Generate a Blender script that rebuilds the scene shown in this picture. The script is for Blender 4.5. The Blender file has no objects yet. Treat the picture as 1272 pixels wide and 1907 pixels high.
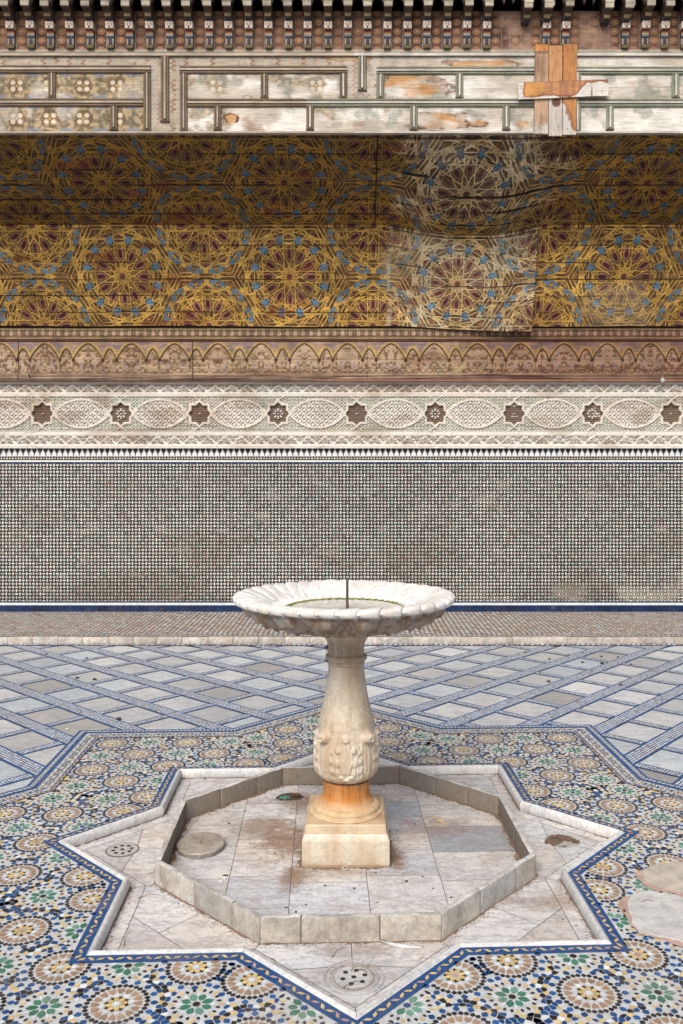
import bpy, math, random
import numpy as np
random.seed(7); RNG = np.random.default_rng(7)
PI = math.pi
SC = bpy.context.scene; COL = SC.collection

# ------------------------------------------------------------------ objects
def tag(o, label=None, cat=None, group=None, kind=None):
    if label: o['label'] = label
    if cat: o['category'] = cat
    if group: o['group'] = group
    if kind: o['kind'] = kind
    return o
def empty(name, loc=(0, 0, 0), rz=0.0):
    o = bpy.data.objects.new(name, None); o.empty_display_size = .1
    o.location = loc; o.rotation_euler = (0, 0, rz); COL.objects.link(o); return o
def link(name, me, mat, parent=None):
    o = bpy.data.objects.new(name, me); COL.objects.link(o)
    if mat is not None and not me.materials: me.materials.append(mat)
    if parent is not None: o.parent = parent
    return o

def mesh_np(name, V, F, fcol=None, vcol=None, smooth=False):
    """V (n,3); F list of index arrays (mixed sizes) or (m,4) array; colours per face or per vertex"""
    me = bpy.data.meshes.new(name)
    V = np.asarray(V, dtype=np.float32)
    if isinstance(F, np.ndarray):
        tot = np.full(len(F), F.shape[1], np.int32); flat = F.ravel().astype(np.int32)
    else:
        tot = np.array([len(f) for f in F], np.int32)
        flat = np.concatenate([np.asarray(f, np.int32) for f in F])
    st = np.concatenate([[0], np.cumsum(tot)[:-1]]).astype(np.int32)
    me.vertices.add(len(V)); me.vertices.foreach_set('co', V.ravel())
    me.loops.add(len(flat)); me.loops.foreach_set('vertex_index', flat)
    me.polygons.add(len(tot)); me.polygons.foreach_set('loop_start', st)
    me.polygons.foreach_set('loop_total', tot)
    if smooth: me.polygons.foreach_set('use_smooth', np.ones(len(tot), bool))
    me.update(calc_edges=True)
    c = fcol if fcol is not None else vcol
    if c is not None:
        a = me.attributes.new('Col', 'FLOAT_COLOR', 'FACE' if fcol is not None else 'POINT')
        c = np.asarray(c, np.float32); c4 = np.ones((len(c), 4), np.float32); c4[:, :3] = c[:, :3]
        a.data.foreach_set('color', c4.ravel())
    return me

class PB:
    """polygon collector with a colour per polygon"""
    def __init__(s): s.v = []; s.f = []; s.c = []; s.n = 0
    def poly(s, pts, col=(.5, .5, .5)):
        k = len(pts); s.v.extend(pts); s.f.append(np.arange(s.n, s.n + k)); s.n += k; s.c.append(col)
    def batch(s, P, cols):
        """P (m,k,3) polygons, cols (m,3)"""
        m, k, _ = P.shape
        s.v.extend(map(tuple, P.reshape(-1, 3)))
        for i in range(m): s.f.append(np.arange(s.n + i * k, s.n + i * k + k))
        s.n += m * k; s.c.extend(map(tuple, cols))
    def box(s, x0, x1, y0, y1, z0, z1, col=(.5, .5, .5), T=None):
        p = [(x0, y0, z0), (x1, y0, z0), (x1, y1, z0), (x0, y1, z0), (x0, y0, z1), (x1, y0, z1), (x1, y1, z1), (x0, y1, z1)]
        if T: p = [T(q) for q in p]
        for f in ((0, 3, 2, 1), (4, 5, 6, 7), (0, 1, 5, 4), (1, 2, 6, 5), (2, 3, 7, 6), (3, 0, 4, 7)):
            s.poly([p[i] for i in f], col)
    def prism(s, pts, z0, z1, col=(.5, .5, .5), T=lambda q: q, side=None):
        n = len(pts)
        s.poly([T((x, y, z1)) for x, y in pts], col)
        s.poly([T((x, y, z0)) for x, y in pts[::-1]], col)
        for i in range(n):
            a, b = pts[i], pts[(i + 1) % n]
            s.poly([T((a[0], a[1], z0)), T((b[0], b[1], z0)), T((b[0], b[1], z1)), T((a[0], a[1], z1))], side or col)
    def build(s, name, mat, parent=None, bevel=0, smooth=False):
        o = link(name, mesh_np(name, s.v, s.f, fcol=s.c, smooth=smooth), mat, parent)
        if bevel:
            import bmesh
            bm = bmesh.new(); bm.from_mesh(o.data)
            bmesh.ops.remove_doubles(bm, verts=bm.verts, dist=1e-5)
            bm.to_mesh(o.data); bm.free()
            md = o.modifiers.new('Bevel', 'BEVEL'); md.width = bevel; md.segments = 2; md.limit_method = 'ANGLE'
        return o

def grid_faces(nu, nv, wrap=False):
    i = np.arange(nu if wrap else nu - 1)[:, None]; j = np.arange(nv - 1)[None, :]
    i2 = (i + 1) % nu
    return np.stack([i * nv + j, i2 * nv + j, i2 * nv + j + 1, i * nv + j + 1], -1).reshape(-1, 4)

# ------------------------------------------------------------------ noise
_T = RNG.random((256, 256))
def vnoise(x, y, s=0):
    x = np.asarray(x) + 37.2 * s; y = np.asarray(y) + 91.7 * s
    xi = np.floor(x).astype(int); yi = np.floor(y).astype(int); fx = x - xi; fy = y - yi
    fx = fx * fx * (3 - 2 * fx); fy = fy * fy * (3 - 2 * fy)
    a = _T[xi % 256, yi % 256]; b = _T[(xi + 1) % 256, yi % 256]
    c = _T[xi % 256, (yi + 1) % 256]; d = _T[(xi + 1) % 256, (yi + 1) % 256]
    return (a * (1 - fx) + b * fx) * (1 - fy) + (c * (1 - fx) + d * fx) * fy
def fbm(x, y, s=0, o=4):
    r = 0; a = .5; t = 0
    for k in range(o): r = r + a * vnoise(x * 2 ** k, y * 2 ** k, s + k * 3); t += a; a *= .5
    return r / t
def ss(a, b, x):
    t = np.clip((x - a) / (b - a), 0, 1); return t * t * (3 - 2 * t)
def mixc(A, B, m): return A * (1 - m[..., None]) + B * m[..., None]
def C(*a): return np.array(a, float)
def seg(px, py, ax, ay, bx, by):
    dx, dy = bx - ax, by - ay; t = np.clip(((px - ax) * dx + (py - ay) * dy) / (dx * dx + dy * dy + 1e-12), 0, 1)
    return np.hypot(px - ax - t * dx, py - ay - t * dy)

# ------------------------------------------------------------------ materials
def new_mat(name):
    m = bpy.data.materials.new(name); m.use_nodes = True; nt = m.node_tree
    return m, nt, nt.nodes['Principled BSDF']
def N(nt, t, **kw):
    n = nt.nodes.new(t)
    for k, v in kw.items():
        if k.startswith('i_'): n.inputs[k[2:].replace('_', ' ')].default_value = v
        else: setattr(n, k, v)
    return n
def noise(nt, vec, scale, detail=4, rough=.55, stretch=None):
    if stretch:
        mp = N(nt, 'ShaderNodeMapping'); mp.inputs['Scale'].default_value = stretch
        nt.links.new(vec, mp.inputs['Vector']); vec = mp.outputs['Vector']
    n = N(nt, 'ShaderNodeTexNoise', i_Scale=scale, i_Detail=detail, i_Roughness=rough)
    nt.links.new(vec, n.inputs['Vector']); return n.outputs['Fac']
def ramp(nt, fac, stops):
    r = N(nt, 'ShaderNodeValToRGB'); e = r.color_ramp.elements
    while len(e) < len(stops): e.new(.5)
    for k, (p, c) in enumerate(stops):
        e[k].position = p; e[k].color = (*c, 1) if isinstance(c, tuple) else (c, c, c, 1)
    nt.links.new(fac, r.inputs['Fac']); return r.outputs['Color']
def mix(nt, a, b, fac, mode='MIX'):
    m = N(nt, 'ShaderNodeMix', data_type='RGBA', blend_type=mode)
    if isinstance(fac, (int, float)): m.inputs[0].default_value = fac
    else: nt.links.new(fac, m.inputs[0])
    for v, i in ((a, 6), (b, 7)):
        if isinstance(v, tuple): m.inputs[i].default_value = (*v, 1)
        else: nt.links.new(v, m.inputs[i])
    return m.outputs[2]
def bump(nt, bs, h, strength, dist):
    b = N(nt, 'ShaderNodeBump', i_Strength=strength, i_Distance=dist)
    nt.links.new(h, b.inputs['Height']); nt.links.new(b.outputs['Normal'], bs.inputs['Normal'])
def attr(nt): return N(nt, 'ShaderNodeAttribute', attribute_name='Col').outputs['Color']
def pos(nt): return N(nt, 'ShaderNodeNewGeometry').outputs['Position']

def m_tile(name='glazed_tile', da=.55, db=.5):
    m, nt, b = new_mat(name); c = attr(nt); p = pos(nt)
    n1 = noise(nt, p, 2.2, 6, .62); n2 = noise(nt, p, 38, 3); n3 = noise(nt, p, 9, 5, .7)
    c = mix(nt, c, ramp(nt, n2, [(.3, .8), (.7, 1.08)]), 1, 'MULTIPLY')
    dirt = ramp(nt, n1, [(.5, 0.), (.74, da)])
    c = mix(nt, c, (.36, .29, .235), dirt)
    c = mix(nt, c, (.3, .23, .19), ramp(nt, n3, [(.58, 0.), (.75, db)]))
    nt.links.new(c, b.inputs['Base Color'])
    nt.links.new(ramp(nt, n3, [(.35, .16), (.65, .6)]), b.inputs['Roughness'])
    b.inputs['Specular IOR Level'].default_value = .4
    bump(nt, b, n2, .25, .004); return m
def m_marble(name='marble', vein=.5, stain=.5, rough=.42, sc=1., streak=(1, 1, 1)):
    m, nt, b = new_mat(name); c = attr(nt)
    inf = N(nt, 'ShaderNodeObjectInfo'); p0 = pos(nt)
    ad = N(nt, 'ShaderNodeVectorMath', operation='MULTIPLY_ADD')
    ad.inputs[1].default_value = (1, 1, 1)
    nt.links.new(p0, ad.inputs[0])
    sc_ = N(nt, 'ShaderNodeMath', operation='MULTIPLY'); sc_.inputs[1].default_value = 17.
    nt.links.new(inf.outputs['Random'], sc_.inputs[0]); nt.links.new(sc_.outputs[0], ad.inputs[2])
    # shift the veins slab by slab with the slab's own tint
    ad2 = N(nt, 'ShaderNodeVectorMath', operation='MULTIPLY_ADD'); ad2.inputs[1].default_value = (23, 31, 17)
    nt.links.new(c, ad2.inputs[0]); nt.links.new(ad.outputs[0], ad2.inputs[2]); p = ad2.outputs[0]
    v = noise(nt, p, 5 * sc, 8, .66, (1, 2.6, 1)); v2 = noise(nt, p, 1.7 * sc, 5, .6, (1.2, 1, 1))
    ab = N(nt, 'ShaderNodeMath', operation='SUBTRACT'); ab.inputs[1].default_value = .5
    nt.links.new(v, ab.inputs[0]); a2 = N(nt, 'ShaderNodeMath', operation='ABSOLUTE'); nt.links.new(ab.outputs[0], a2.inputs[0])
    vm = ramp(nt, a2.outputs[0], [(0., vein), (.045, 0.)])
    c = mix(nt, c, ramp(nt, v2, [(.3, (.82, .85, .89)), (.7, (1.08, 1.05, 1.02))]), 1, 'MULTIPLY')
    c = mix(nt, c, (.22, .24, .27), vm)
    d = noise(nt, p, 3.1 * sc, 9, .72) if stain > .7 else noise(nt, p0, 3.1 * sc, 9, .72); g = noise(nt, p0, 60, 4, .7, streak)
    c = mix(nt, c, (.33, .215, .135) if stain < .7 else (.22, .175, .13), ramp(nt, d, [(.5 if stain < .7 else .42, 0.), (.78 if stain < .7 else .68, stain)]))
    c = mix(nt, c, ramp(nt, g, [(.3, .78), (.6, 1.05)]), 1, 'MULTIPLY')
    sp = noise(nt, p0, 130, 2, .5)
    c = mix(nt, c, (.1, .07, .05), ramp(nt, sp, [(.72, 0.), (.78, .6 * min(1, stain * 1.4))]))
    nt.links.new(c, b.inputs['Base Color'])
    nt.links.new(ramp(nt, d, [(.3, rough), (.7, rough + .25)]), b.inputs['Roughness'])
    b.inputs['Specular IOR Level'].default_value = .35
    bump(nt, b, g, .2, .002); return m
def m_paint(name, rough=.75, grain=(1.2, 26, 26), depth=.006, wear=.35):
    m, nt, b = new_mat(name); c = attr(nt); p = pos(nt)
    g = noise(nt, p, 3.2, 6, .65, grain); n1 = noise(nt, p, 5, 6, .65)
    c = mix(nt, c, ramp(nt, g, [(.3, .62), (.62, 1.12)]), 1, 'MULTIPLY')
    c = mix(nt, c, ramp(nt, n1, [(.35, 1 - wear), (.65, 1.1)]), 1, 'MULTIPLY')
    nt.links.new(c, b.inputs['Base Color']); b.inputs['Roughness'].default_value = rough
    b.inputs['Specular IOR Level'].default_value = .25
    bump(nt, b, g, .5, depth); return m
def m_plaster():
    m, nt, b = new_mat('carved_stucco'); c = attr(nt); p = pos(nt)
    n1 = noise(nt, p, 1.6, 6, .65, (1, 1, .5)); g = noise(nt, p, 45, 4, .6)
    c = mix(nt, c, ramp(nt, n1, [(.3, (.84, .82, .8)), (.65, (1.05, 1.03, 1.))]), 1, 'MULTIPLY')
    c = mix(nt, c, ramp(nt, g, [(.3, .88), (.65, 1.05)]), 1, 'MULTIPLY')
    nt.links.new(c, b.inputs['Base Color']); b.inputs['Roughness'].default_value = .85
    b.inputs['Specular IOR Level'].default_value = .2
    bump(nt, b, g, .3, .004); return m
def m_plain(name, rough=.7, metal=0., bumpd=.003, sc=50, var=(.75, 1.1)):
    m, nt, b = new_mat(name); c = attr(nt); p = pos(nt); g = noise(nt, p, sc, 4, .6)
    c = mix(nt, c, ramp(nt, g, [(.3, var[0]), (.65, var[1])]), 1, 'MULTIPLY')
    nt.links.new(c, b.inputs['Base Color']); b.inputs['Roughness'].default_value = rough
    b.inputs['Metallic'].default_value = metal
    bump(nt, b, g, .4, bumpd); return m
def add_dirt(m, spots_):
    """brown silt lying on the marble around given places"""
    nt = m.node_tree; b = nt.nodes['Principled BSDF']; src = b.inputs['Base Color'].links[0].from_socket; p = pos(nt); c = src
    n1 = noise(nt, p, 7, 9, .72); n2 = noise(nt, p, 40, 5, .7)
    for (x, y, z, sx, sy, st) in spots_:
        a = N(nt, 'ShaderNodeVectorMath', operation='SUBTRACT'); a.inputs[1].default_value = (x, y, z); nt.links.new(p, a.inputs[0])
        q = N(nt, 'ShaderNodeVectorMath', operation='MULTIPLY'); q.inputs[1].default_value = (1 / sx, 1 / sy, .5); nt.links.new(a.outputs[0], q.inputs[0])
        l = N(nt, 'ShaderNodeVectorMath', operation='LENGTH'); nt.links.new(q.outputs[0], l.inputs[0])
        f = N(nt, 'ShaderNodeMath', operation='MULTIPLY_ADD'); f.inputs[1].default_value = -.45; nt.links.new(l.outputs['Value'], f.inputs[0]); nt.links.new(n1, f.inputs[2])
        f2 = N(nt, 'ShaderNodeMath', operation='MULTIPLY_ADD'); f2.inputs[1].default_value = .6; nt.links.new(n2, f2.inputs[0]); nt.links.new(f.outputs[0], f2.inputs[2])
        c = mix(nt, c, (.24, .145, .09), ramp(nt, f2.outputs[0], [(.40, 0.), (.66, st)]))
    nt.links.new(c, b.inputs['Base Color'])
def m_fountain(name='old_marble', k=1.):
    m, nt, b = new_mat(name); c = attr(nt); p = pos(nt)
    n1 = noise(nt, p, 5, 8, .7); n2 = noise(nt, p, 3.5, 6, .6, (2.2, 2.2, .45)); g = noise(nt, p, 90, 4, .6)
    v = noise(nt, p, 7, 7, .65, (1, 1, 1.8))
    ab = N(nt, 'ShaderNodeMath', operation='SUBTRACT'); ab.inputs[1].default_value = .5
    nt.links.new(v, ab.inputs[0]); a2 = N(nt, 'ShaderNodeMath', operation='ABSOLUTE'); nt.links.new(ab.outputs[0], a2.inputs[0])
    c = mix(nt, c, ramp(nt, a2.outputs[0], [(0., .84), (.04, 1.)]), 1, 'MULTIPLY')
    c = mix(nt, c, (.42, .26, .13), ramp(nt, n2, [(.42, 0.), (.72, .75 * k)]))
    c = mix(nt, c, (.3, .19, .11), ramp(nt, n1, [(.54, 0.), (.70, .6 * k)]))
    c = mix(nt, c, ramp(nt, g, [(.3, .86), (.6, 1.04)]), 1, 'MULTIPLY')
    nt.links.new(c, b.inputs['Base Color']); b.inputs['Roughness'].default_value = .5
    b.inputs['Specular IOR Level'].default_value = .35
    bump(nt, b, mix(nt, g, n1, .5), .35, .006); return m

TILE = m_tile('glazed_tile', .35, .45); TILEW = m_tile('glazed_wall_tile', .06, .25); MARB = m_marble(stain=.68); FMARB = m_marble('paving_marble', .45, .3, .4, .9)
EDGE = m_marble('edging_marble', .3, .4, .4, 1.4); CURB = m_marble('stained_marble', .4, .85, .6, 1.6, (1, 1, .7)); WOODP = m_paint('painted_wood')
BARE = m_paint('bare_wood', .8, (1.5, 30, 30), .01, .2); BAREV = m_paint('bare_wood_upright', .8, (24, 24, 1.3), .01, .2)
PLAS = m_plaster(); PLAIN = m_plain('worn_surface'); OLD = m_fountain(); BOWLM = m_fountain('bowl_marble', .35); CONC = m_plain('cement', .9, 0, .02, 14, (.72, 1.1))
METAL = m_plain('rusty_metal', .6, .6)
add_dirt(MARB, [(-.36, 4.72, -.04, .22, .34, .8), (-.30, 4.30, -.04, .10, .2, .7), (-.2, 5.3, -.04, .5, .2, .8), (.22, 4.5, -.04, .07, .2, .9), (-.04, 4.36, -.04, .4, .1, .5), (-.05, 3.65, -.04, .35, .10, .5), (-.55, 4.9, -.04, .25, .25, .6), (.45, 4.9, -.04, .35, .2, .5), (.95, 4.05, -.04, .4, .10, .5), (-.03, 3.45, -.04, .25, .12, .35)])
FMARB2 = None

# palette (real base colours)
WHT = C(.72, .76, .78); BLU = C(.015, .078, .235); BLUD = C(.007, .028, .10); BLK = C(.022, .02, .024); YEL = C(.72, .52, .22)
TAN = C(.40, .255, .16); GRN = C(.05, .2, .13); GRN2 = C(.14, .3, .22); PNK = C(.5, .33, .25)

# ------------------------------------------------------------------ camera (measured from the photograph)
HC = 2.008; FPX = 1569.
cam = bpy.data.cameras.new('camera'); co = bpy.data.objects.new('camera', cam); COL.objects.link(co)
co.location = (0, 0, HC); co.rotation_euler = (PI / 2, 0, 0)
cam.sensor_fit = 'VERTICAL'; cam.sensor_height = 24; cam.sensor_width = 24; cam.lens = 24 * FPX / 1907
cam.shift_x = -24 / 1907; cam.shift_y = -67.5 / 1907; cam.clip_end = 500; cam.clip_start = .05
SC.camera = co
def floor_pt(x, y, z=0.):
    k = (y - 886) / (HC - z); return ((x - 660) / k, FPX / k)
def ZW(y, k=131.4): return HC + (886 - y) / k
CX, CY, TH = -.0515, 4.667, .038
cs, sn = math.cos(TH), math.sin(TH)
def LW(p): return (CX + cs * p[0] - sn * p[1], CY + sn * p[0] + cs * p[1])       # star frame -> world
def rot2(P, a):
    P = np.asarray(P, float); c, s = math.cos(a), math.sin(a)
    return np.stack([P[..., 0] * c - P[..., 1] * s, P[..., 0] * s + P[..., 1] * c], -1)
A1 = 1.573 / math.sqrt(2); A2 = 2.875 / math.sqrt(2)
def star(a):
    """16 corners of the eight-pointed star made of two squares of half side a, in the star frame"""
    R = a * math.sqrt(2); r = R * .7653669
    return [((R if k % 2 == 0 else r) * math.cos(k * PI / 8), (R if k % 2 == 0 else r) * math.sin(k * PI / 8)) for k in range(16)]
def star_d(P):
    """signed half side: < a means inside star(a)"""
    x, y = np.abs(P[..., 0]), np.abs(P[..., 1]); s1 = np.maximum(x, y); s2 = (x + y) / math.sqrt(2)
    return np.minimum(s1, s2)
def to3(P, z): 
    P = np.asarray(P); return np.concatenate([P, np.full(P.shape[:-1] + (1,), z)], -1)
def loc2w(P): 
    P = np.asarray(P, float); q = rot2(P, TH); return q + np.array([CX, CY])

# ------------------------------------------------------------------ ground
g = PB()
so = [LW(p) for p in star(A2 - .1)]
big = [(40 * math.cos(k * PI / 8), 4 + 40 * math.sin(k * PI / 8)) for k in range(16)]
for k in range(16):
    a, b = so[k], so[(k + 1) % 16]; c_, d = big[(k + 1) % 16], big[k]
    g.poly([(a[0], a[1], -.012), (d[0], d[1], -.012), (c_[0], c_[1], -.012), (b[0], b[1], -.012)], (.3, .27, .24))
g.build('ground', CONC); tag(bpy.data.objects['ground'], kind='structure')

def weave(pb, u0, u1, v0, v1, cell, T, zl, white, dark, keep=None, lw=.27, ll=.66):
    """basket weave of white lens tiles between dark squares; T maps (u,v,layer)->3D arrays"""
    nu = max(1, int(round((u1 - u0) / cell))); nv = max(1, int(round((v1 - v0) / cell)))
    cu = (u1 - u0) / nu; cv = (v1 - v0) / nv
    I, J = np.meshgrid(np.arange(nu + 1), np.arange(nv), indexing='ij'); I = I.ravel(); J = J.ravel()
    U = u0 + I * cu; V = v0 + (J + .5) * cv
    hz = (I + J) % 2 == 0
    m = keep(U, V) if keep is not None else np.ones(len(U), bool)
    m &= ~(((I == 0) | (I == nu)) & hz)
    U, V, hz, I, J = U[m], V[m], hz[m], I[m], J[m]
    sh = np.array([(-ll, 0), (-.22, -lw), (.22, -lw), (ll, 0), (.22, lw), (-.22, lw)])
    sv = sh[:, ::-1]
    S = np.where(hz[:, None, None], sh[None], sv[None]) * np.array([cu, cv])
    S[:, :, 1] = np.clip(V[:, None] + S[:, :, 1], v0, v1); S[:, :, 0] = np.clip(U[:, None] + S[:, :, 0], u0, u1)
    w = white(len(U), I, J)
    pb.batch(T(S, zl + .0012), w)
    # dark squares in the corners between
    m2 = (I < nu)
    Ud, Vd = U[m2] + cu / 2, V[m2] + cv / 2; ok = Vd < v1 - cv * .3
    Ud, Vd = Ud[ok], Vd[ok]
    Q = np.array([(-.3, -.3), (.3, -.3), (.3, .3), (-.3, .3)]) * np.array([cu, cv])
    pb.batch(T(np.stack([Ud, Vd], -1)[:, None, :] + Q[None], zl + .0005), dark(len(Ud), I[m2][ok], J[m2][ok]))

def jit(base, n, s=.1):
    return np.clip(np.asarray(base)[None] * (1 + RNG.normal(0, s, (n, 1))), 0, 1)
def pick(pal, n, p=None, s=.12):
    idx = RNG.choice(len(pal), n, p=p); return np.clip(np.array(pal)[idx] * (1 + RNG.normal(0, s, (n, 1))), 0, 1)

# --- diamond paving -------------------------------------------------
LPHI = .05
def lat2w(P): return rot2(P, LPHI) + np.array([CX, CY])
def lat_to_star(P): return rot2(P, LPHI - TH)
e1 = np.array([1, -1]) / math.sqrt(2); e2 = np.array([1, 1]) / math.sqrt(2)
LA, LB = .4887, .476
P0 = np.array([-.326, 2.818]); WB, WN = .150, .100
def half_paving(mir, marble, strips):
    sx = -1 if mir else 1
    def w(P): P = np.array(P, float); P[..., 0] *= sx; return lat2w(P)
    def okp(P):
        P = np.array(P, float); W = w(P); Q = P.copy(); Q[..., 0] *= sx
        return (W[..., 1] < 9.99) & (W[..., 1] > -1.5) & (np.abs(W[..., 0]) < 7.6) & (P[..., 0] < .0) & (star_d(lat_to_star(Q)) > A2 - .12)
    for i in range(-24, 14):
        for j in range(-22, 18):
            # slab between lattice lines
            o = P0 + (i + .5) * LA * e1 + (j + .5) * LB * e2
            if o[0] > .15: continue
            hw, hh = (LA - WN) / 2, (LB - WB) / 2
            q = np.array([o - hw * e1 - hh * e2, o + hw * e1 - hh * e2, o + hw * e1 + hh * e2, o - hw * e1 + hh * e2])
            q[:, 0] = np.minimum(q[:, 0], -.004)
            W = w(q)
            if W[:, 1].min() > 9.97 or W[:, 1].max() < -1.5 or np.abs(W[:, 0]).min() > 7.6: continue
            W[:, 1] = np.minimum(W[:, 1], 9.985)
            Q = q.copy(); Q[:, 0] *= sx
            if star_d(lat_to_star(Q)).max() < A2 - .3: continue
            t = random.random()
            base = C(.60, .61, .61) if t < .45 else (C(.57, .62, .65) if t < .72 else (C(.47, .46, .44) if t < .83 else C(.70, .72, .73)))
            base = base * random.uniform(.78, 1.0)
            marble.poly([tuple(x) + (.0,) for x in (W if not mir else W[::-1])], tuple(base))
    # strips: broad ones run along e1, narrow ones along e2
    for j in range(-22, 18):
        c0 = P0 + j * LB * e2
        strip(c0, e1, e2, WB, LA, -24, 14, w, okp, strips, 5, mir)
    for i in range(-24, 14):
        c0 = P0 + i * LA * e1
        strip(c0, e2, e1, WN, LB, -22, 18, w, okp, strips, 3, mir, skip=(WB, LB))
def strip(c0, d, n, width, step, k0, k1, w, okp, pb, rows, mir, skip=None):
    L = 24 * .5; edge = .017
    m = int(L * 2 / .25)
    for t in range(-m // 2, m // 2):
        a = c0 + d * t * .25; b = a + d * .25; mid = (a + b) / 2
        if not okp(mid[None])[0] and not okp((mid + n * .2)[None])[0]: continue
        W = w(np.array([a - n * width / 2, b - n * width / 2, b + n * width / 2, a + n * width / 2]))
        if np.abs(W[:, 0]).max() > 7.7 or W[:, 1].min() > 9.99: continue
        W[:, 1] = np.minimum(W[:, 1], 9.985)
        z = .0035 if skip is None else .0028
        pb.poly([tuple(x) + (z,) for x in W], tuple(BLU * random.uniform(.7, 1.25)))
        if not okp(mid[None])[0]: continue
        inner = width - 2 * edge; cell = inner / rows
        nn = int(round(.25 / cell)); cl = .25 / nn
        I, J = np.meshgrid(np.arange(nn), np.arange(rows), indexing='ij'); I = I.ravel(); J = J.ravel()
        pts = a + d * ((I + .5) * cl)[:, None] + n * ((J + .5) * cell - inner / 2)[:, None]
        if skip:   # leave the crossings to the broad strips
            s_ = ((pts - P0) @ d) / skip[1]; s_ = np.abs(s_ - np.round(s_)) * skip[1]
            kk = s_ > skip[0] / 2
        else: kk = np.ones(len(pts), bool)
        WW = w(pts); kk &= (WW[:, 1] < 9.95)
        pts = pts[kk]; par = ((I + J + t * nn) % 2 == 0)[kk]
        if not len(pts): continue
        # lens tiles
        lh = np.array([(-.62, 0), (-.22, -.36), (.22, -.36), (.62, 0), (.22, .36), (-.22, .36)])
        lv = np.array([(-.33, 0), (-.12, -.42), (.12, -.42), (.33, 0), (.12, .42), (-.12, .42)])
        S = np.where(par[:, None, None], lh[None], lv[None]) * np.array([cl, cell])
        P = pts[:, None, :] + S[..., :1] * d + S[..., 1:] * n
        pb.batch(to3(w(P), .0052 if skip is None else .0045), pick([WHT, WHT * .92, C(.55, .6, .62), PNK * 1.15], len(pts), [.5, .3, .15, .05]))
marb = PB(); strips = PB()
half_paving(False, marb, strips); half_paving(True, marb, strips)
tag(marb.build('paving', FMARB), kind='structure')
tag(strips.build('mosaic_paving_strips', TILEW), kind='structure')

# --- star mosaic field ---------------------------------------------
mos = PB()
def ring(pb, a0, a1, z, col, nseg=1):
    s0, s1 = star(a0), star(a1)
    for k in range(16):
        q = [s0[k], s1[k], s1[(k + 1) % 16], s0[(k + 1) % 16]]
        pb.poly([LW(p) + (z,) for p in q], tuple(col))
ring(mos, A1 - .004, A2, .0055, C(.58, .60, .60))
ring(mos, A1, A1 + .057, .0075, BLU * 1.0)
o1 = A2
ring(mos, A2 - .021, A2, .0075, BLU * 1.0); ring(mos, A2 - .081, A2 - .051, .0075, BLU * 1.05)
ring(mos, A2 - .051, A2 - .021, .0070, BLUD)
ring(mos, A2 - .205, A2 - .168, .0075, BLU * .9)
AF0, AF1 = A1 + .057, A2 - .205
def along_star(a, fn, step):
    """calls fn(point, tangent, normal, index) at even steps along the star outline of half side a"""
    s = star(a); n = 0
    for k in range(16):
        p, q = np.array(s[k]), np.array(s[(k + 1) % 16]); L = np.hypot(*(q - p)); m = max(1, int(round(L / step)))
        t = (q - p) / L; nn = np.array([t[1], -t[0]])
        for i in range(m):
            fn(p + t * (i + .5) * L / m, t, nn, n, L / m); n += 1
def shape(pb, c, t, n, pts, z, col):
    pb.poly([LW(c + t * x + n * y) + (z,) for x, y in pts], tuple(col))
def lozenge(l, w): return [(-l, 0), (-l * .3, -w), (l * .3, -w), (l, 0), (l * .3, w), (-l * .3, w)]
def zig(c, t, n, i, st):
    a = .55 if i % 2 else -.55
    t2 = t * math.cos(a) + n * math.sin(a); n2 = n * math.cos(a) - t * math.sin(a)
    shape(mos, c, t2, n2, [(-.0205, 0), (-.004, -.0085), (.0205, 0), (.004, .0085)], .0085, (YEL if random.random() < .8 else PNK) * random.uniform(.8, 1.05))
along_star(A1 + .028, zig, .040)
def zig2(c, t, n, i, st):
    a = .55 if i % 2 else -.55
    t2 = t * math.cos(a) + n * math.sin(a); n2 = n * math.cos(a) - t * math.sin(a)
    shape(mos, c, t2, n2, [(-.022, 0), (-.004, -.009), (.022, 0), (.004, .009)], .0085, (YEL if random.random() < .6 else PNK) * random.uniform(.75, 1.0))
along_star(A2 - .187, zig2, .036)
for off, ph in ((.029, 0), (.043, 1)):
    def lens(c, t, n, i, st, ph=ph):
        l = st * (.58 if (i + ph) % 2 else .4)
        shape(mos, c, t, n, lozenge(l, .006), .0085, WHT * random.uniform(.8, 1.0))
    along_star(A2 - off, lens, .030)
def bandstar(c, t, n, i, st):
    for k in range(8):
        a = k * PI / 4; d = t * math.cos(a) + n * math.sin(a); e = n * math.cos(a) - t * math.sin(a)
        shape(mos, c + d * .021, d, e, lozenge(.009, .006), .0075, (TAN if i % 3 == 0 else BLU) * random.uniform(.8, 1.2) if k % 2 else YEL * .8)
        shape(mos, c + (d * math.cos(.39) + e * math.sin(.39)) * .036, d, e, lozenge(.007, .004), .0075, BLU if k % 2 else BLK)
    shape(mos, c, t, n, [(.009 * math.cos(k * PI / 4), .009 * math.sin(k * PI / 4)) for k in range(8)], .0075, BLU if i % 2 else WHT)
    shape(mos, c + t * st / 2, t, n, lozenge(.008, .02), .0075, BLU * random.uniform(.8, 1.3))
along_star(A2 - .125, bandstar, .088)

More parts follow.
